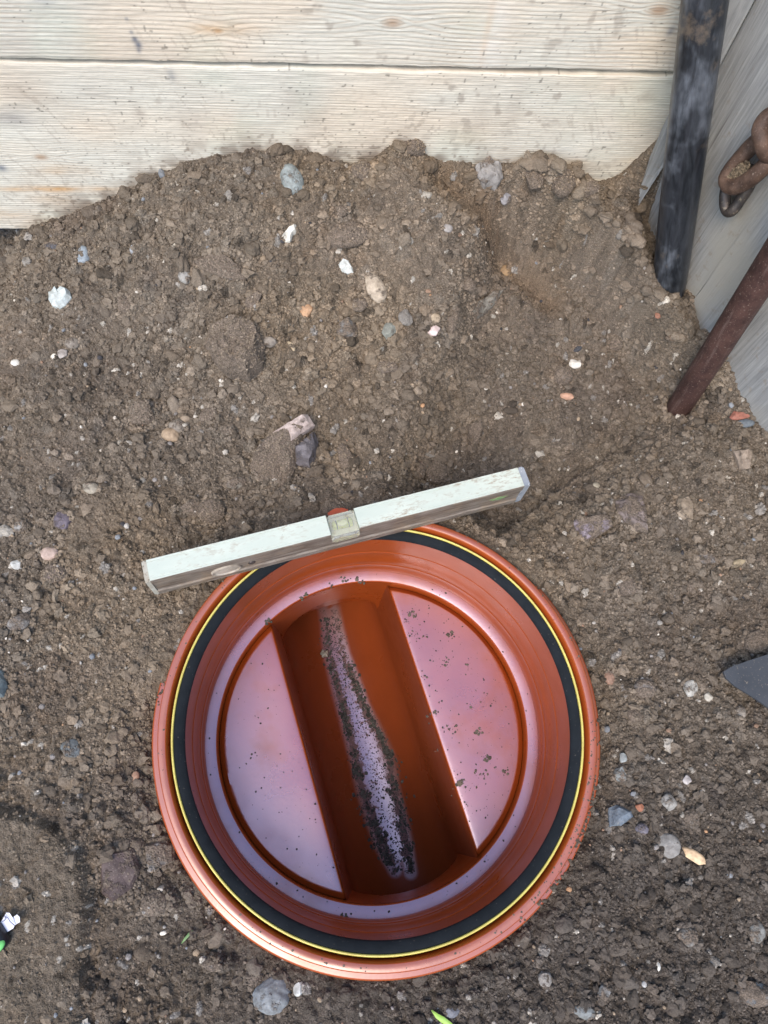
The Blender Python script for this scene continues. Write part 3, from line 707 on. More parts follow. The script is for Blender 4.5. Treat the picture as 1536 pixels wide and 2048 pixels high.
tag(crumbs('soil_clumps', P0, r0, gcol(P0) * rng.uniform(.72, 1.02, (len(P0), 1)), lump=.05, flat=.8, lod=3), 'crumbly clumps of brown earth half sunk in the dug ground', 'soil clumps', kind='stuff')
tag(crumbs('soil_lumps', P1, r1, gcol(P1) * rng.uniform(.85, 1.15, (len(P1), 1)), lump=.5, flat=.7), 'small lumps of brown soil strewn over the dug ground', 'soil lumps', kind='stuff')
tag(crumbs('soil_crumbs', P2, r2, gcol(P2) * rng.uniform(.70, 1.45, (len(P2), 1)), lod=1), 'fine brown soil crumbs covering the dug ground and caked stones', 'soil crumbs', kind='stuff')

# ------------------------------------------------------------------ timber wall
def wood_fields(X, Z, per, seed, knots, stains, warpamp=1.0, fine=True):
    ph = Z / per + warpamp * (2.0 * fbm(X, Z * 2, .7, 2, seed) + .28 * fbm(X, Z * 5, .16, 2, seed + 3))
    ph = ph + .6 * vnoise(X * 0, Z, .03, seed + 5)
    kn = np.zeros(X.shape)
    for kx, kz, kr in knots:
        d = np.hypot((X - kx) / 1.7, Z - kz)
        ph = ph + np.sign(Z - kz) * 2.4 * np.exp(-((X - kx) / (kr * 5))**2) * np.exp(-np.abs(Z - kz) / (kr * 2.2)) * (1 - np.exp(-(d / kr)**2))
        kn = np.maximum(kn, .8 * np.exp(-(d / (kr * .6))**3))
    fr = ph - np.floor(ph)
    late = np.exp(-((fr - .72) / .17)**2)
    fib = fbm(X * .06, Z, .0016, 2, seed + 9)
    h = .00028 * (1 - late) + .00028 * fib + .0002 * fbm(X, Z, .004, 2, seed + 20)
    pale = np.array([.61, .57, .47]); tan = np.array([.36, .27, .18]); 
    tg = .5 + .5 * fbm(X, Z * 2, .2, 3, seed + 11)
    c = pale + (np.array([.58, .59, .52]) - pale) * sstep(.35, .65, tg)[..., None]
    k = (late * (.36 + .32 * fbm(X, Z, .08, 2, seed + 13)))[..., None]; c = c * (1 - k) + tan * k
    c = c * (1 + .12 * fib)[..., None]
    k = (kn * .75)[..., None]; c = c * (1 - k) + np.array([.30, .16, .07]) * k
    for sx, sz, rx, rz, am, cc in stains:
        wob = .4 * fbm(X, Z * 3, .03, 3, seed + 31)
        k = am * np.exp(-((X - sx) / rx)**2 - ((Z - sz) / rz)**2) * np.clip(.75 + wob * 1.6, 0, 1)
        c = c * (1 - k[..., None]) + np.array(cc) * k[..., None]
    # scuffs of soil
    sc1 = sstep(.30, .62, fbm(X * 1.2, Z, .016, 3, seed + 41)) * sstep(-.05, .4, fbm(X, Z, .12, 2, seed + 43))
    k = (sc1 * .55)[..., None]; c = c * (1 - k) + np.array([.26, .23, .19]) * k
    scr = sstep(.42, .60, fbm((X + Z * .5) * 3.2, Z * .45 - X * .2, .010, 2, seed + 51)) * sstep(-.1, .5, fbm(X, Z, .09, 2, seed + 53)); k = (scr * .28)[..., None]; c = c * (1 - k) + np.array([.22, .18, .14]) * k
    gr = sstep(.0, .6, fbm(X, Z, .07, 3, seed + 61)); c = c * (1 + (gr[..., None] - .3) * np.array([-.05, -.01, -.02]))
    zc = np.interp(WX0 + X * math.cos(WA), HW[:, 0], HW[:, 1]); hz = np.maximum(Z - zc, 0)
    k = (np.exp(-hz / .014) * sstep(-.35, .35, fbm(X, Z, .02, 3, seed + 95)) * .75 + .5 * np.exp(-hz / .05) * (vnoise(X, Z, .004, seed + 96) > .62))[..., None] * (1 if fine else 0)
    k = np.clip(k, 0, .85); c = c * (1 - k) + np.array([.19, .155, .12]) * k
    dsp = (vnoise(X, Z, .0035, seed + 91) > .87) & (vnoise(X, Z, .05, seed + 92) > .1); c = np.where(dsp[..., None], c * .5, c)
    return h, np.clip(c, 0, 1)
def mat_wood(name, rough=.8):
    m, n, l, b = new_mat(name)
    a = n.new('ShaderNodeVertexColor'); a.layer_name = 'tone'
    v = objvec(n, l, (20, 200, 1000)); g = noise(n, l, 1.2, 3, .6, v)
    c = mixc(n, l, ramp(n, l, g, .3, .7), (.90, .89, .88), (1.07, 1.07, 1.07)); c = mixc(n, l, 1.0, a.outputs[0], c, 'MULTIPLY')
    l.new(c, b.inputs['Base Color']); b.inputs['Roughness'].default_value = rough; b.inputs['Specular IOR Level'].default_value = .25
    l.new(bump(n, l, g, .35, .0008), b.inputs['Normal'])
    return m
M_wood = mat_wood('rough_sawn_spruce')
def wallpt(px, py):        # photo point on the timber face -> (along, z)
    r = ray(px, py); t = -(WX0 * -wn[0] + WY0 * -wn[1]) / (wn @ r[:2])
    P = np.array([0, 0, CH]) + r * t
    return (P[0] - WX0) * wd[0] + (P[1] - WY0) * wd[1], P[2]
def plank(z0, z1, fine, per, seed, knots, stains, label, thick=.028, s0=-.9, s1=.765, ragged=(.0, .0)):
    if fine: xs = graded(-.14, .76, .0016, s0, s1); xs = xs[(xs >= s0) & (xs <= s1)]; dz = .0007
    else: xs = np.linspace(s0, s1, 180); dz = .004
    zs = np.linspace(z0, z1, int((z1 - z0) / dz)); X, Z = np.meshgrid(xs, zs)
    h, c = wood_fields(X, Z, per, seed, knots, stains, fine=fine)
    # ragged long edges
    t = (Z - z0) / (z1 - z0)
    e0 = ragged[0] * (.5 + .5 * fbm(X, X * 0, .035, 4, seed + 71)) ; e1 = ragged[1] * (.5 + .5 * fbm(X, X * 0 + 3, .03, 4, seed + 73))
    Zr = Z + e0 * np.exp(-(Z - z0) / .004) - e1 * np.exp(-(z1 - Z) / .004)
    edge = np.exp(-(Z - z0) / .0012) + np.exp(-(z1 - Z) / .0012)
    Y = -h + .0022 * edge + .0015 * fbm(X, Z, .4, 2, seed + 80)
    V = np.stack([X, Y, Zr], -1); nyy, nxx = X.shape
    id_ = np.arange(nxx * nyy).reshape(nyy, nxx)
    Fq = np.stack([id_[:-1, :-1], id_[:-1, 1:], id_[1:, 1:], id_[1:, :-1]], -1).reshape(-1, 4)
    # body of the plank behind the face
    ring = np.concatenate([id_[0, :], id_[1:, -1], id_[-1, -2::-1], id_[-2:0:-1, 0]])
    Vf = V.reshape(-1, 3); back = Vf[ring].copy(); back[:, 1] = thick; nb = len(Vf)
    Va = np.concatenate([Vf, back]); k = len(ring); a = np.arange(k); b2 = (a + 1) % k
    Fb = np.stack([ring[b2], ring[a], nb + a, nb + b2], -1)
    cc = np.concatenate([c.reshape(-1, 3), np.tile([.5, .42, .3], (k, 1))])
    o = np_mesh('wall_plank', Va, np.concatenate([Fq, Fb]), M_wood, colr=cc)
    o.location = (WX0, WY0, 0); o.rotation_euler = (0, 0, WA)
    tag(o, label, 'plank', 'pale planks of the trench wall')
    return o
def wp(*a): return wallpt(*a)
def K(px, py, r): s, z = wallpt(px, py); return (s, z, r)
def S(px, py, rx, rz, am, c): s, z = wallpt(px, py); return (s, z, rx, rz, am, c)
OC = (.50, .30, .12); BLU = (.09, .12, .17); DRT = (.26, .22, .18)
plank(.002, .2405, True, .0031, 11, [K(82, 315, .007)],
      [S(125, 378, .06, .0045, .85, OC), S(130, 342, .03, .008, .40, OC), S(60, 380, .035, .003, .5, OC), S(118, 398, .03, .012, .38, OC), S(20, 430, .06, .012, .3, OC), S(1090, 325, .05, .008, .3, OC), S(1150, 335, .05, .010, .22, OC), S(1290, 322, .03, .006, .35, OC),
       S(50, 185, .035, .025, .38, DRT), S(20, 235, .02, .012, .5, (.12, .12, .14)), S(585, 195, .018, .02, .33, DRT), S(380, 240, .02, .025, .28, DRT), S(190, 185, .02, .01, .3, DRT), S(960, 240, .012, .05, .26, DRT), S(1030, 205, .01, .04, .25, DRT), S(630, 230, .014, .012, .35, DRT), S(343, 150, .004, .008, .6, BLU), S(640, 170, .02, .02, .2, DRT), S(2, 335, .006, .006, .8, BLU), S(280, 230, .006, .012, .4, DRT), S(1295, 190, .01, .012, .35, DRT)],
      'lower pale plank with orange stains, soil heaped against it', ragged=(.002, .003))
plank(.2425, .482, True, .0044, 29, [K(785, 45, .009), K(1318, 22, .010), K(436, 62, .004)],
      [S(442, 58, .035, .006, .5, OC), S(270, 79, .0028, .0035, .95, BLU), S(277, 90, .0032, .004, .95, BLU), S(263, 64, .0018, .0022, .9, BLU), S(278, 102, .0022, .003, .95, BLU), S(253, 38, .0016, .002, .7, BLU), S(86, 2, .010, .006, .7, BLU), S(985, 80, .014, .06, .35, (.74, .76, .74)), S(975, 60, .004, .05, .25, OC), S(40, 95, .08, .02, .25, DRT), S(300, 110, .05, .012, .25, DRT), S(1342, 62, .004, .006, .7, BLU), S(60, 5, .1, .02, .2, DRT)],
      'upper pale plank with a bowed grain and blue paint drips', ragged=(.0035, .001))
plank(.485, .70, False, .004, 47, [], [], 'topmost pale plank, above the one with blue drips')
# timber post behind the planks, seen dark through the gap at the left
bm = bmesh.new(); box(bm, (0, 0, 0), (.09, .06, 1.1)); bmesh.ops.bevel(bm, geom=bm.edges[:], offset=.003, segments=1)
M_darkwood = simple('dark_damp_wood', (.05, .04, .03), (.09, .07, .05), 8, .9, vec=(60, 60, 3))

# ------------------------------------------------------------------ grey boards on the right
def mat_grey():
    m, n, l, b = new_mat('weathered_grey_wood')
    v = objvec(n, l, (110, 110, 5)); g = noise(n, l, 3.0, 6, .68, v, .3); g2 = noise(n, l, 1.0, 3, .5, objvec(n, l, (9, 9, 5)))
    c = mixc(n, l, ramp(n, l, g, .30, .68), (.165, .175, .18), (.325, .34, .335))
    c = mixc(n, l, ramp(n, l, g2, .48, .66), c, (.29, .285, .25)); 
    cr = ramp(n, l, noise(n, l, 1.3, 2, .5, objvec(n, l, (150, 150, 2.2))), .70, .73)
    c = mixc(n, l, math_(n, l, 'MULTIPLY', cr, .6), c, (.08, .075, .07))
    d = noise(n, l, 55, 5, .7, objvec(n, l)); c = mixc(n, l, math_(n, l, 'MULTIPLY', ramp(n, l, d, .58, .72), .6), c, (.20, .155, .11))
    l.new(c, b.inputs['Base Color']); b.inputs['Roughness'].default_value = .7; b.inputs['Specular IOR Level'].default_value = .35
    l.new(bump(n, l, g, .5, .0012), b.inputs['Normal'])
    return m
M_grey = mat_grey()
SP0 = np.array([.405, .735]); SP1 = np.array([.534, .495]); sdv = (SP1 - SP0) / np.linalg.norm(SP1 - SP0); snv = np.array([-sdv[1], sdv[0]])   # towards +x,+y = behind the boards
if snv @ np.array([1, 1]) < 0: snv = -snv
def sidept(px, py, off=0.0):
    """photo point on the plane of the grey boards, off metres in front of it"""
    P0 = SP0 - snv * off; r = ray(px, py); t = (snv @ P0) / (snv @ r[:2]); return np.array([0, 0, CH]) + r * t
def sboard(s0, s1, off, z1, label, lean=0.0, thick=.022, z0=-.12, taper=0, rag=.0015):
    bm = bmesh.new(); N = 60
    prev = None; rows = []
    for i in range(N + 1):
        z = z0 + (z1 - z0) * i / N
        a = s0 + lean * (z - 0) + rag * float(fbm(np.array([z]), np.array([s0]), .06, 3, int(abs(s0) * 999))[0]); b_ = s1 + lean * z
        row = []
        for (s, o) in ((a, 0), (b_, 0), (b_, thick), (a, thick)):
            P = SP0 + sdv * s + snv * (o - off); row.append(bm.verts.new((P[0], P[1], z)))
        rows.append(row)
    for A, B in zip(rows[:-1], rows[1:]):
        for k in range(4): bm.faces.new((A[k], A[(k + 1) % 4], B[(k + 1) % 4], B[k]))
    bm.faces.new(rows[0][::-1]); bm.faces.new(rows[-1])
    o = obj_bm('grey_board', bm, M_grey)
    tag(o, label, 'board', 'weathered grey boards of the side wall')
    return o
sboard(.0, .136, .006, .66, 'wide grey board behind the black pole', thick=.02)
sboard(.1372, 1.3, .009, .70, 'wide stained grey board behind the chain and rusty bar', thick=.03)
# narrow board squeezed into the corner, pointed at its foot
bm = bmesh.new()
A = [(1270, 396, .10), (1276, 398, .10)]
p0 = atdepth(1273, 394, depth(up(1273, 394, .085)))
topa, topb = np.array([.350, .748, .50]), np.array([.372, .752, .50])
lo = up(1272, 396, .085); mid = lo + np.array([-.002, .002, .05]); 
corner = [lo + [0, 0, -.05], lo, lo + (-.004, .004, .09), lo + (-.012, .01, .45)]
wds = [.004, .007, .021, .030]; prev = None; rows = []
for P_, w_ in zip(corner, wds):
    rows.append([bm.verts.new(P_ + np.array(d_) ) for d_ in ((0, 0, 0), (w_, -.004, 0), (w_, .010, 0), (0, .010, 0))])
for A_, B_ in zip(rows[:-1], rows[1:]):
    for k in range(4): bm.faces.new((A_[k], A_[(k + 1) % 4], B_[(k + 1) % 4], B_[k]))
bm.faces.new(rows[0][::-1]); bm.faces.new(rows[-1])
tag(obj_bm('grey_board', bm, M_grey), 'narrow grey slat wedged in the corner, nearest the pale planks', 'board', 'weathered grey boards of the side wall')

# ------------------------------------------------------------------ black pole and rusty bar
FP, FR = [], []
M_blackpole = None
def mat_pole():
    m, n, l, b = new_mat('worn_black_coating')
    v = objvec(n, l, (70, 70, 14)); g = noise(n, l, 1.6, 6, .7, v, .5)
    g2 = noise(n, l, 16, 4, .6, objvec(n, l, (1, 1, .7)))
    c = mixc(n, l, ramp(n, l, g, .35, .7), (.007, .009, .012), (.040, .046, .056))
    f = math_(n, l, 'MULTIPLY', ramp(n, l, g2, .50, .60), ramp(n, l, g, .30, .60)); c = mixc(n, l, f, c, (.115, .132, .155))
    d = noise(n, l, 24, 5, .7, objvec(n, l, (1, 1, 1))); c = mixc(n, l, math_(n, l, 'MULTIPLY', ramp(n, l, d, .58, .70), .75), c, (.13, .105, .08))
    l.new(c, b.inputs['Base Color']); b.inputs['Roughness'].default_value = .30
    l.new(bump(n, l, g, .5, .0008), b.inputs['Normal'])
    return m
M_pole = mat_pole()
# own axes: Z along the pole
def pole(name, foot, top, prof, mat, n=40, wob=.0, seed=0):
    foot = Vector(foot); top = Vector(top); L = (top - foot).length
    bm = bmesh.new(); rings = []
    for t, r in prof:
        cx0 = wob * math.sin(t * 7 + seed); z = t * L
        rings.append([bm.verts.new((cx0 + r * (1 + .02 * math.sin(3 * a + t * 9)) * math.cos(a), r * (1 + .02 * math.sin(2 * a + t * 5)) * math.sin(a), z)) for a in [2 * math.pi * k / n for k in range(n)]])
    for A_, B_ in zip(rings[:-1], rings[1:]):
        for k in range(n): bm.faces.new((A_[k], A_[(k + 1) % n], B_[(k + 1) % n], B_[k]))
    bm.faces.new(rings[0][::-1]); bm.faces.new(rings[-1])
    o = obj_bm(name, bm, mat, smooth=True, sharp=50)
    o.location = foot; o.rotation_euler = (top - foot).to_track_quat('Z', 'Y').to_euler()
    return o
pf = up(1337, 585, .020); pt = atdepth(1412, -20, .695); dv = (pt - pf) / np.linalg.norm(pt - pf)
pp = pole('pole', pf - dv * .03, pt + dv * .25, [(0, .0195), (.035, .0205), (.075, .0215), (.12, .0222), (.2, .0224), (.35, .0222), (.5, .0217), (.7, .0214), (1, .0208)], M_pole, wob=.0012)
tag(pp, 'worn black round pole stuck upright in the soil bank', 'pole')
def mat_rust(name='rusty_steel', c1=(.034, .016, .014), c2=(.085, .044, .036)):
    m, n, l, b = new_mat(name)
    v = objvec(n, l); g = noise(n, l, 45, 6, .7, v); g2 = noise(n, l, 420, 3, .7, v)
    c = mixc(n, l, ramp(n, l, g, .35, .65), c1, c2)
    c = mixc(n, l, math_(n, l, 'MULTIPLY', ramp(n, l, g2, .60, .72), .8), c, (.30, .24, .20))
    st = noise(n, l, 2, 5, .7, objvec(n, l, (60, 60, 6))); c = mixc(n, l, math_(n, l, 'MULTIPLY', ramp(n, l, st, .55, .7), .5), c, (.20, .15, .13))
    l.new(c, b.inputs['Base Color']); b.inputs['Roughness'].default_value = .62; b.inputs['Metallic'].default_value = .15
    l.new(bump(n, l, math_(n, l, 'ADD', g, g2), .5, .0012), b.inputs['Normal'])
    return m
M_rust = mat_rust()
rf = hit(1356, 817); rt = atdepth(1540, 530, .79); dv = (rt - rf) / np.linalg.norm(rt - rf)
rr = pole('steel_bar', rf - dv * .035, rt + dv * .35, [(0, .0168), (.04, .0168), (.1, .0168), (.3, .0168), (.6, .0168), (1, .0168)], M_rust)
tag(rr, 'rusty brown round bar leaning out of the soil at the right', 'bar')

for (c_, d_, rad_, n_) in ((np.array(pf), np.array(pt - pf), .025, 520), (np.array(rf), np.array(rt - rf), .022, 420)):
    for i in range(n_):
        a = rng.uniform(0, 6.283); k = rng.uniform(.85, 1.35) * rad_; x, y = c_[0] + k * math.cos(a) * 1.1, c_[1] + k * math.sin(a); rr = .0008 + .0042 * rng.uniform()**2
        FP.append((x, y, float(gh(x, y)) + rr * .5)); FR.append(rr)
# ------------------------------------------------------------------ chain hanging on the grey boards
M_chain = mat_rust('rusty_chain', (.038, .022, .016), (.14, .088, .062))
M_link = simple('dark_dirty_steel', (.022, .022, .024), (.10, .085, .075), 90, .5, .4, bmp=.6, bd=.001, speck=(260, (.22, .19, .14), .6))
M_dirt = simple('caked_dirt', (.08, .062, .042), (.19, .15, .105), 420, .95, bmp=1, bd=.003)
def link(pts, offs, rad, mat, label, dirt=None):
    P = []
    n_ = len(pts)
    for i in range(n_):           # Catmull-Rom through the traced centre line, laid out on the board plane
        for k in range(6):
            t = k / 6; a, b_, c_, d_ = (np.array(pts[(i + j - 1) % n_], float) for j in range(4)); oo = [offs[(i + j - 1) % n_] for j in range(4)]
            cr = lambda a, b_, c_, d_: .5 * (2 * b_ + (c_ - a) * t + (2 * a - 5 * b_ + 4 * c_ - d_) * t * t + (3 * b_ - a - 3 * c_ + d_) * t**3)
            xy = cr(a, b_, c_, d_); P.append(sidept(xy[0], xy[1], cr(*oo)))
    bm = bmesh.new(); tube(bm, P, rad, 14, closed=True)
    o = obj_bm('chain_link', bm, mat, smooth=True)
    ctr = Vector(np.mean(P, 0)); 
    o.data.transform(Matrix.Translation(-ctr)); o.location = ctr
    tag(o, label, 'chain link', 'links of the chain on the grey boards')
    return o
FP = np.array(FP); tag(crumbs('foot_soil', FP, np.array(FR), gcol(FP) * rng.uniform(.7, 1.3, (len(FP), 1))), 'loose soil banked round the feet of the black pole and the rusty bar', 'soil', kind='stuff')
l1 = link([(1455, 352), (1480, 318), (1512, 284), (1545, 262), (1560, 285), (1542, 318), (1508, 352), (1476, 372), (1458, 370)], [.030, .026, .024, .022, .022, .028, .034, .036, .034], .0088, M_chain, 'rusty brown chain link packed with soil')
l2 = link([(1450, 405), (1453, 378), (1470, 360), (1490, 340), (1505, 345), (1498, 372), (1480, 400), (1466, 420), (1455, 422)], [.022, .018, .014, .012, .012, .014, .018, .022, .022], .0063, M_link, 'dark lowest chain link below the soil-packed one')
l3 = link([(1524, 282), (1521, 258), (1532, 238), (1552, 228), (1566, 250), (1562, 285), (1552, 310), (1534, 308)], [.040, .038, .034, .030, .026, .024, .026, .034], .0084, M_chain, 'topmost rusty chain link at the right edge of the photo')
P = []; rr_ = []
for i in range(1500):
    a, b_ = rng.normal(size=2) * .42; cx0, cy0 = 1474 + a * 22 + b_ * 12, 350 - a * 17 + b_ * 12
    P.append(sidept(cx0, cy0, .030 + rng.uniform(-.004, .006))); rr_.append(rng.uniform(.0007, .0019))
C = np.tile([.15, .12, .082], (len(P), 1)) * rng.uniform(.6, 1.4, (len(P), 1))
tag(crumbs('soil_plug', np.array(P), np.array(rr_), C), 'clump of sandy soil packed inside the rusty chain link', 'soil', kind='stuff')

# ------------------------------------------------------------------ chamber base
ch = empty('chamber_base', (CX, CY, 0))
tag(ch, 'round orange plastic drainage chamber base with a half-pipe channel, sunk in soil', 'drain chamber')
lathe('socket_rim', [(.2140, -.030), (.2184, -.030), (.2184, -.013), (.2192, -.010), (.2208, -.0025), (.2212, -.0008), (.2222, 0), (.2288, -.0001), (.2296, -.0006), (.2300, -.0018), (.2303, -.0100),
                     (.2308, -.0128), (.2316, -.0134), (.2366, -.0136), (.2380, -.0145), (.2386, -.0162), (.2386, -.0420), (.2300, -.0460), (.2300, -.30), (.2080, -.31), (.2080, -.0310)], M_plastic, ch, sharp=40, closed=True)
lathe('yellow_ring', [(.2147, -.0058), (.2151, -.0044), (.2158, -.0038), (.2166, -.0040), (.2172, -.0048), (.2174, -.0062), (.2172, -.0090), (.2150, -.0090)], M_yellow, ch, closed=True)
lathe('rubber_seal', [(.2146, -.0060), (.2137, -.0046), (.2115, -.0049), (.2080, -.0062), (.2050, -.0080), (.2040, -.0092), (.2036, -.0106), (.2042, -.0122), (.2140, -.0124)], M_rubber, ch, closed=True, sharp=50)
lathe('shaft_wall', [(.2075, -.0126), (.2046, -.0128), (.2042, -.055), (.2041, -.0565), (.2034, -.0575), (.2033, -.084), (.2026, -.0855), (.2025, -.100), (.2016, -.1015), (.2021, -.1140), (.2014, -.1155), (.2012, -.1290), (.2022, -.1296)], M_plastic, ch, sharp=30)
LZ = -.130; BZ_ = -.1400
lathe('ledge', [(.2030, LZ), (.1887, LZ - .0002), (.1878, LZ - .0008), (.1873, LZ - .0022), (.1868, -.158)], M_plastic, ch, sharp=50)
bm = bmesh.new(); lugc = up(677, 1031, -.004)[:2] - [CX, CY]; la = math.atan2(lugc[1], lugc[0])
for k in range(9):
    a = la + (k - 4) * .011; pr = bmesh.ops.create_cube(bm, size=1, matrix=Matrix.Translation((.2385 * math.cos(a), .2385 * math.sin(a), -.006)) @ Matrix.Rotation(a, 4, 'Z') @ Matrix.Diagonal((.010 - .0004 * (k - 4)**2, .00272, .0115 - .0002 * k, 1)))
obj_bm('lug', bm, simple('orange_plastic_lug', (.42, .075, .025), (.36, .06, .02), 60, .5), ch)
# benching and channel
CA = math.atan2(-.952, .307); ca = np.array([math.cos(CA), math.sin(CA)]); cn = np.array([-ca[1], ca[0]])      # along / across
if cn[0] < 0: cn = -cn
EL, ER, PC, PR, PZ = -.0850, .0740, -.0030, .0720, -.2800           # bench edges, pipe centre line, radius, height
OFFC = (EL + ER) / 2; HWD = (ER - EL) / 2
def cw(u, v, z): return (u * cn[0] + v * ca[0], u * cn[1] + v * ca[1], z)
def trough_z(u, r=0): return PZ - math.sqrt(max(PR**2 - (u - PC)**2, 1e-9))
for sgn in (-1, 1):
    e0 = ER if sgn > 0 else -EL
    uu = e0 + np.concatenate([[0, .0006, .0012, .0020, .0032, .005, .008], np.linspace(.012, .1862 - e0 - .0002, 44)])
    V = []; wn_ = np.linspace(-1, 1, 141)
    wn_ = np.sign(wn_) * (1 - (1 - np.abs(wn_))**1.25)
    for u in uu:
        hl = math.sqrt(max(.1862**2 - u * u, 1e-8))
        for w_ in wn_:
            vv = w_ * hl; r_ = math.hypot(u, vv)
            z = BZ_ - .0022 * math.exp(-(u - e0) / .0012) - .0016 * math.exp(-(u - e0) / .012) - .0060 * np.clip((r_ - .1798) / .0064, 0, 1) ** 1.1
            V.append(cw(sgn * u, vv, z))
    nu, nw = len(uu), len(wn_); id_ = np.arange(nu * nw).reshape(nu, nw)
    Fq = np.stack([id_[:-1, :-1], id_[:-1, 1:], id_[1:, 1:], id_[1:, :-1]], -1).reshape(-1, 4)
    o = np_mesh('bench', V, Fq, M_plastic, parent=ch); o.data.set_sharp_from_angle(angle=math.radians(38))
    bmx = bmesh.new(); bmx.from_mesh(o.data)
    if sum(f.normal.z for f in bmx.faces) < 0: bmesh.ops.reverse_faces(bmx, faces=bmx.faces)
    bmx.to_mesh(o.data); bmx.free()
sec = [(ER, BZ_ - .0022), (ER - .0006, BZ_ - .004)] + [(ER - .0006 + (PC + PR - ER + .0006) * t ** .8, BZ_ - .004 + (PZ - BZ_ + .004) * t) for t in np.linspace(.1, 1, 10)]
sec += [(PC + PR * math.cos(a), PZ + PR * math.sin(a)) for a in np.linspace(0, -math.pi, 60)[1:-1]]
sec += [(EL + .0006 + (PC - PR - EL - .0006) * t ** .8, BZ_ - .004 + (PZ - BZ_ + .004) * t) for t in np.linspace(1, .1, 10)] + [(EL + .0006, BZ_ - .004), (EL, BZ_ - .0022)]
def cam_uv(px, py, z=-.350):
    q_ = up(px, py, z)[:2] - [CX, CY]; return q_ @ cn, q_ @ ca
LEFT = [(645, 1214), (650, 1240), (655, 1300), (672, 1370), (690, 1440), (708, 1510), (722, 1580), (742, 1640), (760, 1690), (790, 1740)]
RIGHT = [(672, 1218), (680, 1262), (690, 1310), (710, 1360), (728, 1410), (750, 1450), (765, 1480), (782, 1520), (790, 1580), (805, 1640), (815, 1690), (822, 1745)]
V = []; nv_ = 300
for u, z in sec:
    vm = .174 if z > PZ - .001 else .30
    if z > BZ_ - .006: vm = math.sqrt(.1862**2 - u * u)
    for t in np.linspace(-1, 1, nv_): V.append(cw(u, t * vm, z))
id_ = np.arange(len(V)).reshape(len(sec), nv_)
Fq = np.stack([id_[:-1, :-1], id_[:-1, 1:], id_[1:, 1:], id_[1:, :-1]], -1).reshape(-1, 4)
SV = np.array(V); su = SV[:, 0] * cn[0] + SV[:, 1] * cn[1]; sv_ = SV[:, 0] * ca[0] + SV[:, 1] * ca[1]
dl, sgl, tl_ = polyd(su, sv_, [cam_uv(*p) for p in LEFT]); dr_, sgr, _x = polyd(su, sv_, [cam_uv(*p) for p in RIGHT])
mid = 1.25 * (sgl != sgr) * (tl_ > .01) * (tl_ < .99)
silt = np.clip(np.maximum(np.exp(-(dl / .0075)**2), np.exp(-(dr_ / .0070)**2)) * .72 + .28 * mid, 0, 1) * (.55 + .45 * sstep(.05, .35, tl_)) * (SV[:, 2] < PZ - .02)
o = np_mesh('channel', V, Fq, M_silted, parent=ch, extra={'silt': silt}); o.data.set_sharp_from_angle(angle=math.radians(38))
for sgn in (-1, 1):          # end walls under the ledge, arched over the pipe mouths, and the crown of each pipe
    V = []; th = np.linspace(-math.pi / 2 + .0001, math.pi / 2 - .0001, 61); us = PC + PR * np.sin(th); us = np.concatenate([[EL - .004, EL, PC - PR - .004], us, [PC + PR + .004, ER, ER + .004]])
    for u in us:
        zb = PZ + math.sqrt(max(PR**2 - (u - PC)**2, 0)) if abs(u - PC) < PR else PZ - .03
        v_ = math.sqrt(.1869**2 - u * u)
        for t in np.linspace(0, 1, 24):
            z = -.1335 + (zb + .1335) * t; k = .003 * math.exp(-(z - zb) / .003) if abs(u - PC) < PR else 0
            V.append(cw(u, sgn * (v_ + k), z))
    id_ = np.arange(len(V)).reshape(len(us), 24); Fq = np.stack([id_[:-1, :-1], id_[:-1, 1:], id_[1:, 1:], id_[1:, :-1]], -1).reshape(-1, 4)
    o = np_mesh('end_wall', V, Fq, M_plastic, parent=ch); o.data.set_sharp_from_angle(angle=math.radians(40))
    V = []
    for t_ in th:
        u = PC + PR * math.sin(t_); z = PZ + PR * math.cos(t_)
        for k in np.linspace(0, 1, 6): V.append(cw(u, sgn * (math.sqrt(.1869**2 - u * u) + .003 + k * .12), z))
    id_ = np.arange(len(V)).reshape(len(th), 6); Fq = np.stack([id_[:-1, :-1], id_[:-1, 1:], id_[1:, 1:], id_[1:, :-1]], -1).reshape(-1, 4)
    np_mesh('pipe_crown', V, Fq, M_plastic, parent=ch)
# dirt in the channel, flecks on the benches, soil on the rim
def chan_pt(u, v): return np.array([CX, CY, 0]) + np.array([u * cn[0] + v * ca[0], u * cn[1] + v * ca[1], float(trough_z(u))])
P = []; rr_ = []; CC = []
def along(line, t):
    k = t * (len(line) - 1); i = min(int(k), len(line) - 2); f = k - i; a, b_ = line[i], line[i + 1]; return a[0] + (b_[0] - a[0]) * f, a[1] + (b_[1] - a[1]) * f
for line, wdt, n_ in ((LEFT, 5.5, 1700), (RIGHT, 5.0, 1300)):
    for i in range(n_):
        t = rng.uniform()**.8; cx0, cy0 = along(line, t)
        if rng.uniform() > .35 + 1.4 * t: continue
        if float(vnoise(np.array([cx0 / 9.]), np.array([cy0 / 14. + wdt]), 1, 4)[0]) < -.25 and rng.uniform() < .8: continue
        lw = 1.25 * wdt * (1.0 + .9 * float(vnoise(np.array([t * 9.]), np.array([wdt]), 1, 3)[0]))
        if float(vnoise(np.array([cx0]), np.array([cy0 * 1.]), 45, int(wdt * 10))[0]) < -.62: continue
        cx0 += rng.normal() * lw; cy0 += rng.normal() * 4
        u, v = cam_uv(cx0, cy0)
        if abs(v) > .20 or abs(u - PC) > .06: continue
        p = chan_pt(u, v); P.append(p + [0, 0, .0002]); rr_.append(.0004 + .0024 * rng.uniform()**2.2); CC.append(np.array([.075, .078, .068]) * rng.uniform(.6, 1.5))
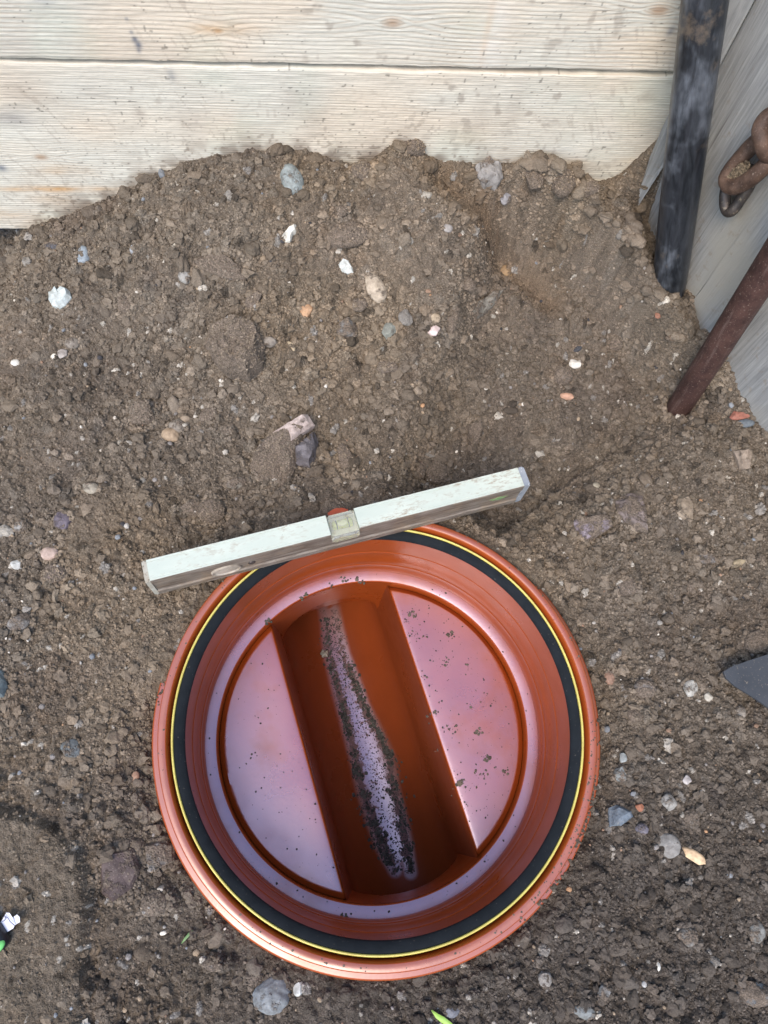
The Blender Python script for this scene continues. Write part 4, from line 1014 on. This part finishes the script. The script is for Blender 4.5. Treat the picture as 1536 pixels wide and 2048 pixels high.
for i in range(1500):
    t = rng.uniform(); a = along(LEFT, t); b_ = along(RIGHT, t); f = rng.uniform(-.15, 1.15); cx0 = a[0] + (b_[0] - a[0]) * f + rng.normal() * 5; cy0 = a[1] + (b_[1] - a[1]) * f
    u, v = cam_uv(cx0, cy0)
    if abs(v) > .20 or abs(u - PC) > .06: continue
    P.append(chan_pt(u, v) + [0, 0, .0001]); rr_.append(rng.uniform(.0004, .0012)); CC.append(np.array([.06, .058, .055]) * rng.uniform(.6, 1.6))
tag(crumbs('channel_dirt', np.array(P), np.array(rr_), np.array(CC), flat=.45), 'dark grit in two streaks along the channel bottom', 'dirt', kind='stuff')
P = []; rr_ = []; CC = []
def fleck(px, py, z, s, n_=1, c=(.09, .095, .078), sp=3):
    for i in range(n_):
        q_ = up(px + rng.normal() * sp, py + rng.normal() * sp, z); P.append(q_ + [0, 0, .0001]); rr_.append(s * rng.uniform(.6, 1.3)); CC.append(np.array(c) * rng.uniform(.7, 1.3))
for (a, b_, n_) in ((824, 1228, 26), (815, 1242, 12), (830, 1270, 22), (853, 1272, 10), (900, 1270, 12), (850, 1352, 8), (895, 1320, 8), (938, 1334, 8), (902, 1455, 18), (872, 1425, 10), (865, 1430, 6), (960, 1550, 24), (950, 1575, 10), (958, 1465, 14), (925, 1605, 12), (920, 1572, 10), (972, 1515, 16), (940, 1415, 10), (1010, 1540, 5), (875, 1500, 8)):
    spx = rng.uniform(2, 8); sz = rng.uniform(.0006, .0015)
    for i in range(int(n_ * rng.uniform(.6, 1.3))): fleck(a, b_, BZ_, sz * (.4 + 1.5 * rng.uniform()**2), 1, c=(.10, .088, .07), sp=spx)
for i in range(420):
    side = rng.uniform() < .72; u = rng.uniform(OFFC + HWD + .003, .17) if side else rng.uniform(-.17, OFFC - HWD - .003); v = rng.uniform(-.15, .15)
    if math.hypot(u, v) > .177: continue
    P.append(np.array([CX + u * cn[0] + v * ca[0], CY + u * cn[1] + v * ca[1], BZ_ + .0001])); rr_.append(.0003 + .0009 * rng.uniform()**3); CC.append(np.array([.06, .055, .05]) * rng.uniform(.6, 1.6))
for i in range(70):
    a = rng.uniform(0, 6.283); r_ = rng.uniform(.190, .199); P.append(np.array([CX + r_ * math.cos(a), CY + r_ * math.sin(a), LZ + .0001])); rr_.append(.0003 + .0012 * rng.uniform()**3); CC.append(np.array([.07, .065, .055]))
for (a, b_) in ((688, 1157), (692, 1162), (665, 1170), (722, 1163), (604, 1196), (612, 1190), (533, 1243), (538, 1240), (692, 1836), (696, 1842), (688, 1832), (714, 1160)): fleck(a, b_, LZ, .0016, 5, sp=2.5)
for i in range(150):      # soil smeared on the flange at the lower right and the back
    a = math.radians(rng.choice([rng.normal(-22, 9), rng.normal(-40, 7), rng.uniform(35, 60), rng.uniform(165, 178)], p=[.5, .3, .12, .08])); r_ = rng.uniform(.231, .2385)
    P.append(np.array([CX + r_ * math.cos(a), CY + r_ * math.sin(a), -.0132])); rr_.append(rng.uniform(.0007, .0024)); CC.append(np.array([.09, .078, .062]) * rng.uniform(.7, 1.3))
for i in range(160):
    a = math.radians(rng.choice([rng.normal(-28, 16), rng.uniform(0, 360)])); r_ = rng.uniform(.2220, .2295)
    P.append(np.array([CX + r_ * math.cos(a), CY + r_ * math.sin(a), 0.0])); rr_.append(rng.uniform(.0003, .0012)); CC.append(np.array([.12, .10, .08]) * rng.uniform(.7, 1.3))
tag(crumbs('dirt_flecks', np.array(P), np.array(rr_), np.array(CC), flat=.4), 'small dark dirt flecks on the orange benches, ledge and rim', 'dirt', kind='stuff')
bm = bmesh.new(); bmesh.ops.create_icosphere(bm, subdivisions=3, radius=.0058)
for v in bm.verts: v.co *= 1 + .25 * math.sin(v.co.x * 900 + 1) * math.cos(v.co.y * 700)
o = obj_bm('mortar_crumb', bm, M_stone, smooth=True); u, v = cam_uv(649, 1308); o.location = chan_pt(u, v) + [0, 0, .003]; o.color = (.42, .42, .34, .1)
tag(o, 'pale crumb of mortar lying in the channel', 'mortar crumb')

# ------------------------------------------------------------------ spirit level
def mat_alu():
    m, n, l, b = new_mat('whitened_aluminium')
    v = objvec(n, l)
    g = noise(n, l, 12, 5, .65, objvec(n, l, (1, 3, 3))); g2 = noise(n, l, 170, 5, .72, objvec(n, l, (.6, 1.6, 1.6)))
    c = mixc(n, l, ramp(n, l, g, .3, .7), (.44, .51, .45), (.54, .60, .53))
    f = math_(n, l, 'MULTIPLY', ramp(n, l, g2, .50, .66), ramp(n, l, g, .42, .60)); c = mixc(n, l, f, c, (.30, .25, .18))
    st = ramp(n, l, noise(n, l, 1.4, 3, .6, objvec(n, l, (50, 420, 420))), .66, .72); c = mixc(n, l, math_(n, l, 'MULTIPLY', st, .45), c, (.40, .40, .36))
    sp = ramp(n, l, noise(n, l, 330, 2, .5, v), .74, .77); c = mixc(n, l, math_(n, l, 'MULTIPLY', sp, .8), c, (.12, .12, .11))
    l.new(c, b.inputs['Base Color']); b.inputs['Metallic'].default_value = .1; b.inputs['Roughness'].default_value = .5
    l.new(bump(n, l, g2, .2, .0004), b.inputs['Normal'])
    return m
def mat_dirty_side():
    m, n, l, b = new_mat('muddy_aluminium_side')
    g = noise(n, l, 3.0, 6, .7, objvec(n, l, (9, 60, 90)), .4); g2 = noise(n, l, 30, 5, .7, objvec(n, l)); g3 = noise(n, l, 500, 3, .7, objvec(n, l))
    c = mixc(n, l, ramp(n, l, g, .34, .64), (.075, .050, .032), (.26, .235, .20))
    c = mixc(n, l, math_(n, l, 'MULTIPLY', ramp(n, l, g2, .5, .66), .6), c, (.25, .19, .125))
    c = mixc(n, l, math_(n, l, 'MULTIPLY', ramp(n, l, g3, .6, .75), .5), c, (.07, .055, .04))
    l.new(c, b.inputs['Base Color']); b.inputs['Metallic'].default_value = .1; b.inputs['Roughness'].default_value = .6
    l.new(bump(n, l, math_(n, l, 'ADD', g2, g3), .5, .0010), b.inputs['Normal'])
    return m
M_alu, M_side = mat_alu(), mat_dirty_side()
LV_A = np.array([-.1895, .2080]); LV_B = np.array([.2168, .3290]); LVL = float(np.linalg.norm(LV_B - LV_A)); LVR = math.atan2(*(LV_B - LV_A)[::-1])
lv = empty('spirit_level', (*LV_A, .0006), (0, 0, LVR))
tag(lv, 'short white-topped spirit level with muddy sides resting across the chamber rim', 'spirit level')
TH, HT = .0245, .0500
def lvl_u(px, py, z):
    q_ = up(px, py, z)[:2] - LV_A; return q_ @ (LV_B - LV_A) / LVL
U0, U1 = lvl_u(659, 1060, HT), lvl_u(716, 1045, HT)
def prof_sec(top):
    s = [(0.0008, 0), (0, .0008), (0, .0100), (.0016, .0118), (.0016, .0290)] if not top else []
    return s
bm = bmesh.new()
def extrude(bm, sec, x0, x1, mats=None):
    A = [bm.verts.new((x0, y, z)) for y, z in sec]; B = [bm.verts.new((x1, y, z)) for y, z in sec]; n_ = len(sec)
    for k in range(n_):
        f = bm.faces.new((A[k], A[(k + 1) % n_], B[(k + 1) % n_], B[k]))
        a, b_ = sec[k], sec[(k + 1) % n_]
        if abs(a[1] - b_[1]) > abs(a[0] - b_[0]) or (a[1] < .045 and b_[1] < .045): f.material_index = 1
    bm.faces.new(A[::-1]); bm.faces.new(B)
CUTZ = .0345
low = [(.0008, 0), (TH - .0008, 0), (TH, .0008), (TH, .0105), (TH - .0016, .0122), (TH - .0016, CUTZ), (.0016, CUTZ), (.0016, .0122), (0, .0105), (0, .0008)]
topS = [(.0016, CUTZ), (TH - .0016, CUTZ), (TH - .0016, .0375), (TH, .0390), (TH, HT - .0009), (TH - .0007, HT), (TH - .0026, HT), (TH - .0030, HT - .0004), (TH - .0034, HT), (.0034, HT), (.0030, HT - .0004), (.0026, HT), (.0007, HT), (0, HT - .0009), (0, .0390), (.0016, .0375)]
extrude(bm, low, .0035, LVL - .004); 
extrude(bm, topS, .0035, U0); extrude(bm, topS, U1, LVL - .004)
body = obj_bm('body', bm, M_alu, lv); body.data.materials.append(M_side)
M_cap = simple('blue_grey_plastic', (.19, .22, .26), (.30, .33, .36), 60, .5, speck=(300, (.55, .56, .55), .62))
M_capw = simple('pale_dirty_plastic', (.45, .47, .42), (.30, .27, .21), 70, .6, speck=(300, (.16, .13, .09), .6))
for x0, x1, m_, lb in ((-.0015, .0033, M_capw, None), (LVL - .0038, LVL + .0035, M_cap, 'blue-grey end cap')):
    bm = bmesh.new(); box(bm, ((x0 + x1) / 2, TH / 2, HT / 2 - .0003), (x1 - x0, TH - .001, HT - .0012)); bmesh.ops.bevel(bm, geom=bm.edges[:], offset=.0016, segments=2)
    o = obj_bm('end_cap', bm, m_, lv)
    if lb: o['label'] = lb
# vial block
def mat_clear(name, c, rough=.08, alpha=.35, ior=1.45):
    m, n, l, b = new_mat(name); g = noise(n, l, 200, 4, .7, objvec(n, l))
    cc = mixc(n, l, ramp(n, l, g, .55, .7), c, (.55, .50, .40)); l.new(cc, b.inputs['Base Color'])
    b.inputs['Roughness'].default_value = rough; b.inputs['Transmission Weight'].default_value = alpha; b.inputs['IOR'].default_value = ior
    return m
M_acr = mat_clear('scratched_acrylic', (.86, .90, .82), .12, .78)
M_fluid = mat_clear('yellow_vial_fluid', (.66, .72, .16), .05, .3)
M_line = simple('black_print', (.01, .01, .01), (.02, .02, .02), 50, .5)
M_bub = mat_clear('air_bubble', (.80, .84, .62), .05, .6)
UM = (U0 + U1) / 2; UW = U1 - U0
bm = bmesh.new(); box(bm, (UM, TH / 2 - .0022, .0405), (UW - .0012, TH + .0030, .0120)); bmesh.ops.bevel(bm, geom=bm.edges[:], offset=.0022, segments=3)
blk = obj_bm('vial_window', bm, M_acr, lv, smooth=True, sharp=40)
bm = bmesh.new(); box(bm, (UM, TH / 2, .0347 - .00015), (UW - .0006, TH - .004, .0006)); 
obj_bm('vial_tray', bm, simple('cream_tray', (.62, .62, .45), (.52, .50, .36), 80, .6), lv)
bm = bmesh.new(); tube(bm, [(UM - UW * .36, TH / 2, .0408), (UM - UW * .33, TH / 2, .0408), (UM + UW * .33, TH / 2, .0408), (UM + UW * .36, TH / 2, .0408)], [.0035, .0052, .0052, .0035], 24)
vial = obj_bm('vial', bm, M_fluid, lv, smooth=True, sharp=50)
bm = bmesh.new(); bmesh.ops.create_uvsphere(bm, u_segments=20, v_segments=12, radius=1, matrix=Matrix.Translation((UM, TH / 2, .0462)) @ Matrix.Diagonal((.0058, .0036, .0008, 1)))
o = obj_bm('bubble', bm, M_bub, vial, smooth=True)
for s_ in (-1, 1):
    bm = bmesh.new(); tube(bm, [(UM + s_ * .0066, TH / 2 + .0054 * math.sin(a), .0408 + .0054 * math.cos(a)) for a in np.linspace(-1.5, 1.5, 14)], .0005, 6)
    obj_bm('line_mark', bm, M_line, vial)
# round plumb vial recess and screw in the muddy face
up_, uc = lvl_u(455, 1150, .022), lvl_u(505, 1130, .024)
M_lens = simple('muddy_plastic_lens', (.22, .19, .15), (.46, .43, .37), 60, .45, bmp=.5)
bm = bmesh.new(); n_ = 40
def ell(r1, r2, y): return [bm.verts.new((up_ + r1 * math.cos(2 * math.pi * k / n_), y, .0215 + r2 * math.sin(2 * math.pi * k / n_))) for k in range(n_)]
rings = [ell(.0165, .0118, .0016), ell(.0162, .0115, -.0004), ell(.0148, .0102, -.0006), ell(.0140, .0094, .0010), ell(.006, .004, .0002)]
for A_, B_ in zip(rings[:-1], rings[1:]):
    for k in range(n_): bm.faces.new((A_[k], A_[(k + 1) % n_], B_[(k + 1) % n_], B_[k]))
bm.faces.new(rings[-1])
obj_bm('plumb_vial', bm, M_lens, lv, smooth=True, sharp=40)
bm = bmesh.new(); bmesh.ops.create_cone(bm, cap_ends=True, segments=24, radius1=.0042, radius2=.0036, depth=.0014, matrix=Matrix.Translation((uc, .0012, .0235)) @ Matrix.Rotation(math.pi / 2, 4, 'X'))
box(bm, (uc, .0003, .0235), (.005, .0005, .001))
obj_bm('screw', bm, M_link, lv)
M_green = simple('green_paint', (.11, .27, .08), (.24, .30, .17), 400, .6)
bm = bmesh.new(); ug = lvl_u(1000, 1000, .03); pts = [(ug + .009 * math.cos(a) * (1 + .3 * math.sin(5 * a)), .0012, .0270 + .0035 * math.sin(a) * (1 + .3 * math.cos(4 * a))) for a in np.linspace(0, 2 * math.pi, 24, endpoint=False)]
vs = [bm.verts.new(p) for p in pts]; f = bm.faces.new(vs); ex = bmesh.ops.extrude_face_region(bm, geom=[f]); bmesh.ops.translate(bm, vec=(0, .0006, 0), verts=[g for g in ex['geom'] if isinstance(g, bmesh.types.BMVert)])
obj_bm('paint_smear', bm, M_green, lv)

# ------------------------------------------------------------------ dark blade at the right edge
M_blade = simple('dark_steel_blade', (.040, .048, .058), (.075, .085, .098), 14, .45, .3, speck=(420, (.20, .18, .15), .62), bmp=.15)
bp = [(1447, 1343), (1462, 1334), (1500, 1320), (1545, 1306), (1640, 1290), (1760, 1300), (1800, 1400), (1740, 1500), (1640, 1460), (1560, 1432), (1512, 1398), (1470, 1372), (1452, 1356)]
bm = bmesh.new()
top = [bm.verts.new(up(a, b_, .006 + (a - 1447) * .00006)) for a, b_ in bp]; f = bm.faces.new(top)
ex = bmesh.ops.extrude_face_region(bm, geom=[f]); bmesh.ops.translate(bm, vec=(0, 0, -.0030), verts=[g for g in ex['geom'] if isinstance(g, bmesh.types.BMVert)])
o = obj_bm('shovel_blade', bm, M_blade); tag(o, 'dark grey metal shovel blade tip poking in at the right edge', 'shovel')
# ------------------------------------------------------------------ paper scrap, black tool end, grass
M_paper = simple('white_paper', (.62, .66, .76), (.70, .73, .82), 60, .6)
def sheet(name, pts, z, mat, th=.0004, lift=None):
    bm = bmesh.new(); vs = [bm.verts.new(up(a, b_, z + (lift[i] if lift else 0))) for i, (a, b_) in enumerate(pts)]
    f = bm.faces.new(vs); ex = bmesh.ops.extrude_face_region(bm, geom=[f]); bmesh.ops.translate(bm, vec=(0, 0, -th), verts=[g for g in ex['geom'] if isinstance(g, bmesh.types.BMVert)])
    return obj_bm(name, bm, mat)
pz = float(hit(20, 1850)[2]) + .004
ps = empty('paper_scrap', up(15, 1850, pz)); tag(ps, 'folded white paper tag at the left edge with blue-grey print', 'paper scrap')
def adopt(o, p):
    o.data.transform(Matrix.Translation(-Vector(p.location))); o.parent = p
bpy.context.view_layer.update()
a1 = sheet('paper', [(-14, 1862), (3, 1842), (13, 1825), (19, 1826), (27, 1838), (31, 1848), (26, 1857), (8, 1868)], pz, M_paper, lift=[0, .001, .003, .004, .003, .002, .001, 0]); adopt(a1, ps)
a2 = sheet('folded_flap', [(24, 1836), (34, 1829), (39, 1834), (40, 1844), (30, 1850), (26, 1847)], pz + .001, M_paper, lift=[0, .003, .003, .002, .001, 0]); adopt(a2, ps)
M_ink = simple('blue_grey_ink', (.16, .19, .30), (.2, .23, .34), 50, .7)
bm = bmesh.new(); tube(bm, [up(a, b_, pz + .0042) for a, b_ in ((9, 1832), (16, 1836), (20, 1843), (29, 1851))], .0004, 6); a3 = obj_bm('printed_line', bm, M_ink); adopt(a3, ps)
bm = bmesh.new(); tube(bm, [up(a, b_, pz + .0036) for a, b_ in ((4, 1843), (9, 1841), (12, 1837), (10, 1834))], .0004, 6); a3 = obj_bm('printed_mark', bm, M_ink); adopt(a3, ps)
M_blk = simple('black_plastic', (.008, .009, .014), (.014, .016, .022), 60, .35)
hb = hit(-6, 1885); tl = empty('black_tool_end', hb); tag(tl, 'rounded black plastic tool end with a green patch at the left edge', 'tool')
bm = bmesh.new(); c0 = hb + [0, 0, .007]; c1 = up(2, 1888, c0[2]); c2 = up(-34, 1830, c0[2]); c3 = up(-90, 1760, c0[2])
tube(bm, [c1 + (c1 - c2) * .16, c1 + (c1 - c2) * .10, c1, c2, c3], [.003, .0072, .0092, .0096, .0096], 20); o = obj_bm('body', bm, M_blk, smooth=True, sharp=60); adopt(o, tl)
bm = bmesh.new(); g0 = up(-2, 1894, c0[2] + .0086); bmesh.ops.create_uvsphere(bm, u_segments=16, v_segments=10, radius=1, matrix=Matrix.Translation(g0) @ Matrix.Rotation(.9, 4, 'Z') @ Matrix.Diagonal((.0062, .0036, .0030, 1)))
o = obj_bm('green_patch', bm, simple('bright_green_plastic', (.12, .55, .12), (.2, .62, .2), 50, .4), smooth=True); adopt(o, tl)
def grass(pts, wpx, label, c1, c2):
    bm = bmesh.new(); L_, R_ = [], []
    n_ = len(pts)
    for i, (a, b_, dz) in enumerate(pts):
        P0 = hit(a, b_); wv = wpx * .00055 * math.sin(math.pi * min(.95, (i + .35) / n_)); a2_, b2_ = pts[min(i + 1, n_ - 1)][:2]; a0_, b0_ = pts[max(i - 1, 0)][:2]
        d_ = up(a2_, b2_, 0) - up(a0_, b0_, 0); d_ /= np.linalg.norm(d_); nn = np.array([-d_[1], d_[0], 0])
        for arr, s_ in ((L_, -1), (R_, 1)): arr.append(bm.verts.new(P0 + nn * wv * s_ + [0, 0, dz + .0018]))
    M_ = [bm.verts.new((np.array(a.co) + np.array(b_.co)) / 2 - np.array([0, 0, .0006])) for a, b_ in zip(L_, R_)]
    for i in range(n_ - 1):
        bm.faces.new((L_[i], M_[i], M_[i + 1], L_[i + 1])); bm.faces.new((M_[i], R_[i], R_[i + 1], M_[i + 1]))
    o = obj_bm('grass_blade', bm, simple('grass_green', c1, c2, 90, .5), smooth=True)
    so_ = o.modifiers.new('thickness', 'SOLIDIFY'); so_.thickness = .0003
    tag(o, label, 'grass blade', 'stray grass blades on the soil')
grass([(862, 2018, .002), (872, 2028, .003), (884, 2036, .004), (898, 2046, .004), (915, 2062, .003)], 5, 'bright green grass blade at the bottom edge under the chamber', (.28, .50, .07), (.36, .60, .14))
grass([(364, 1886, .001), (372, 1876, .002), (381, 1866, .002), (387, 1860, .001)], 2.6, 'short dark green grass sliver left of the chamber bottom', (.10, .20, .07), (.14, .26, .10))
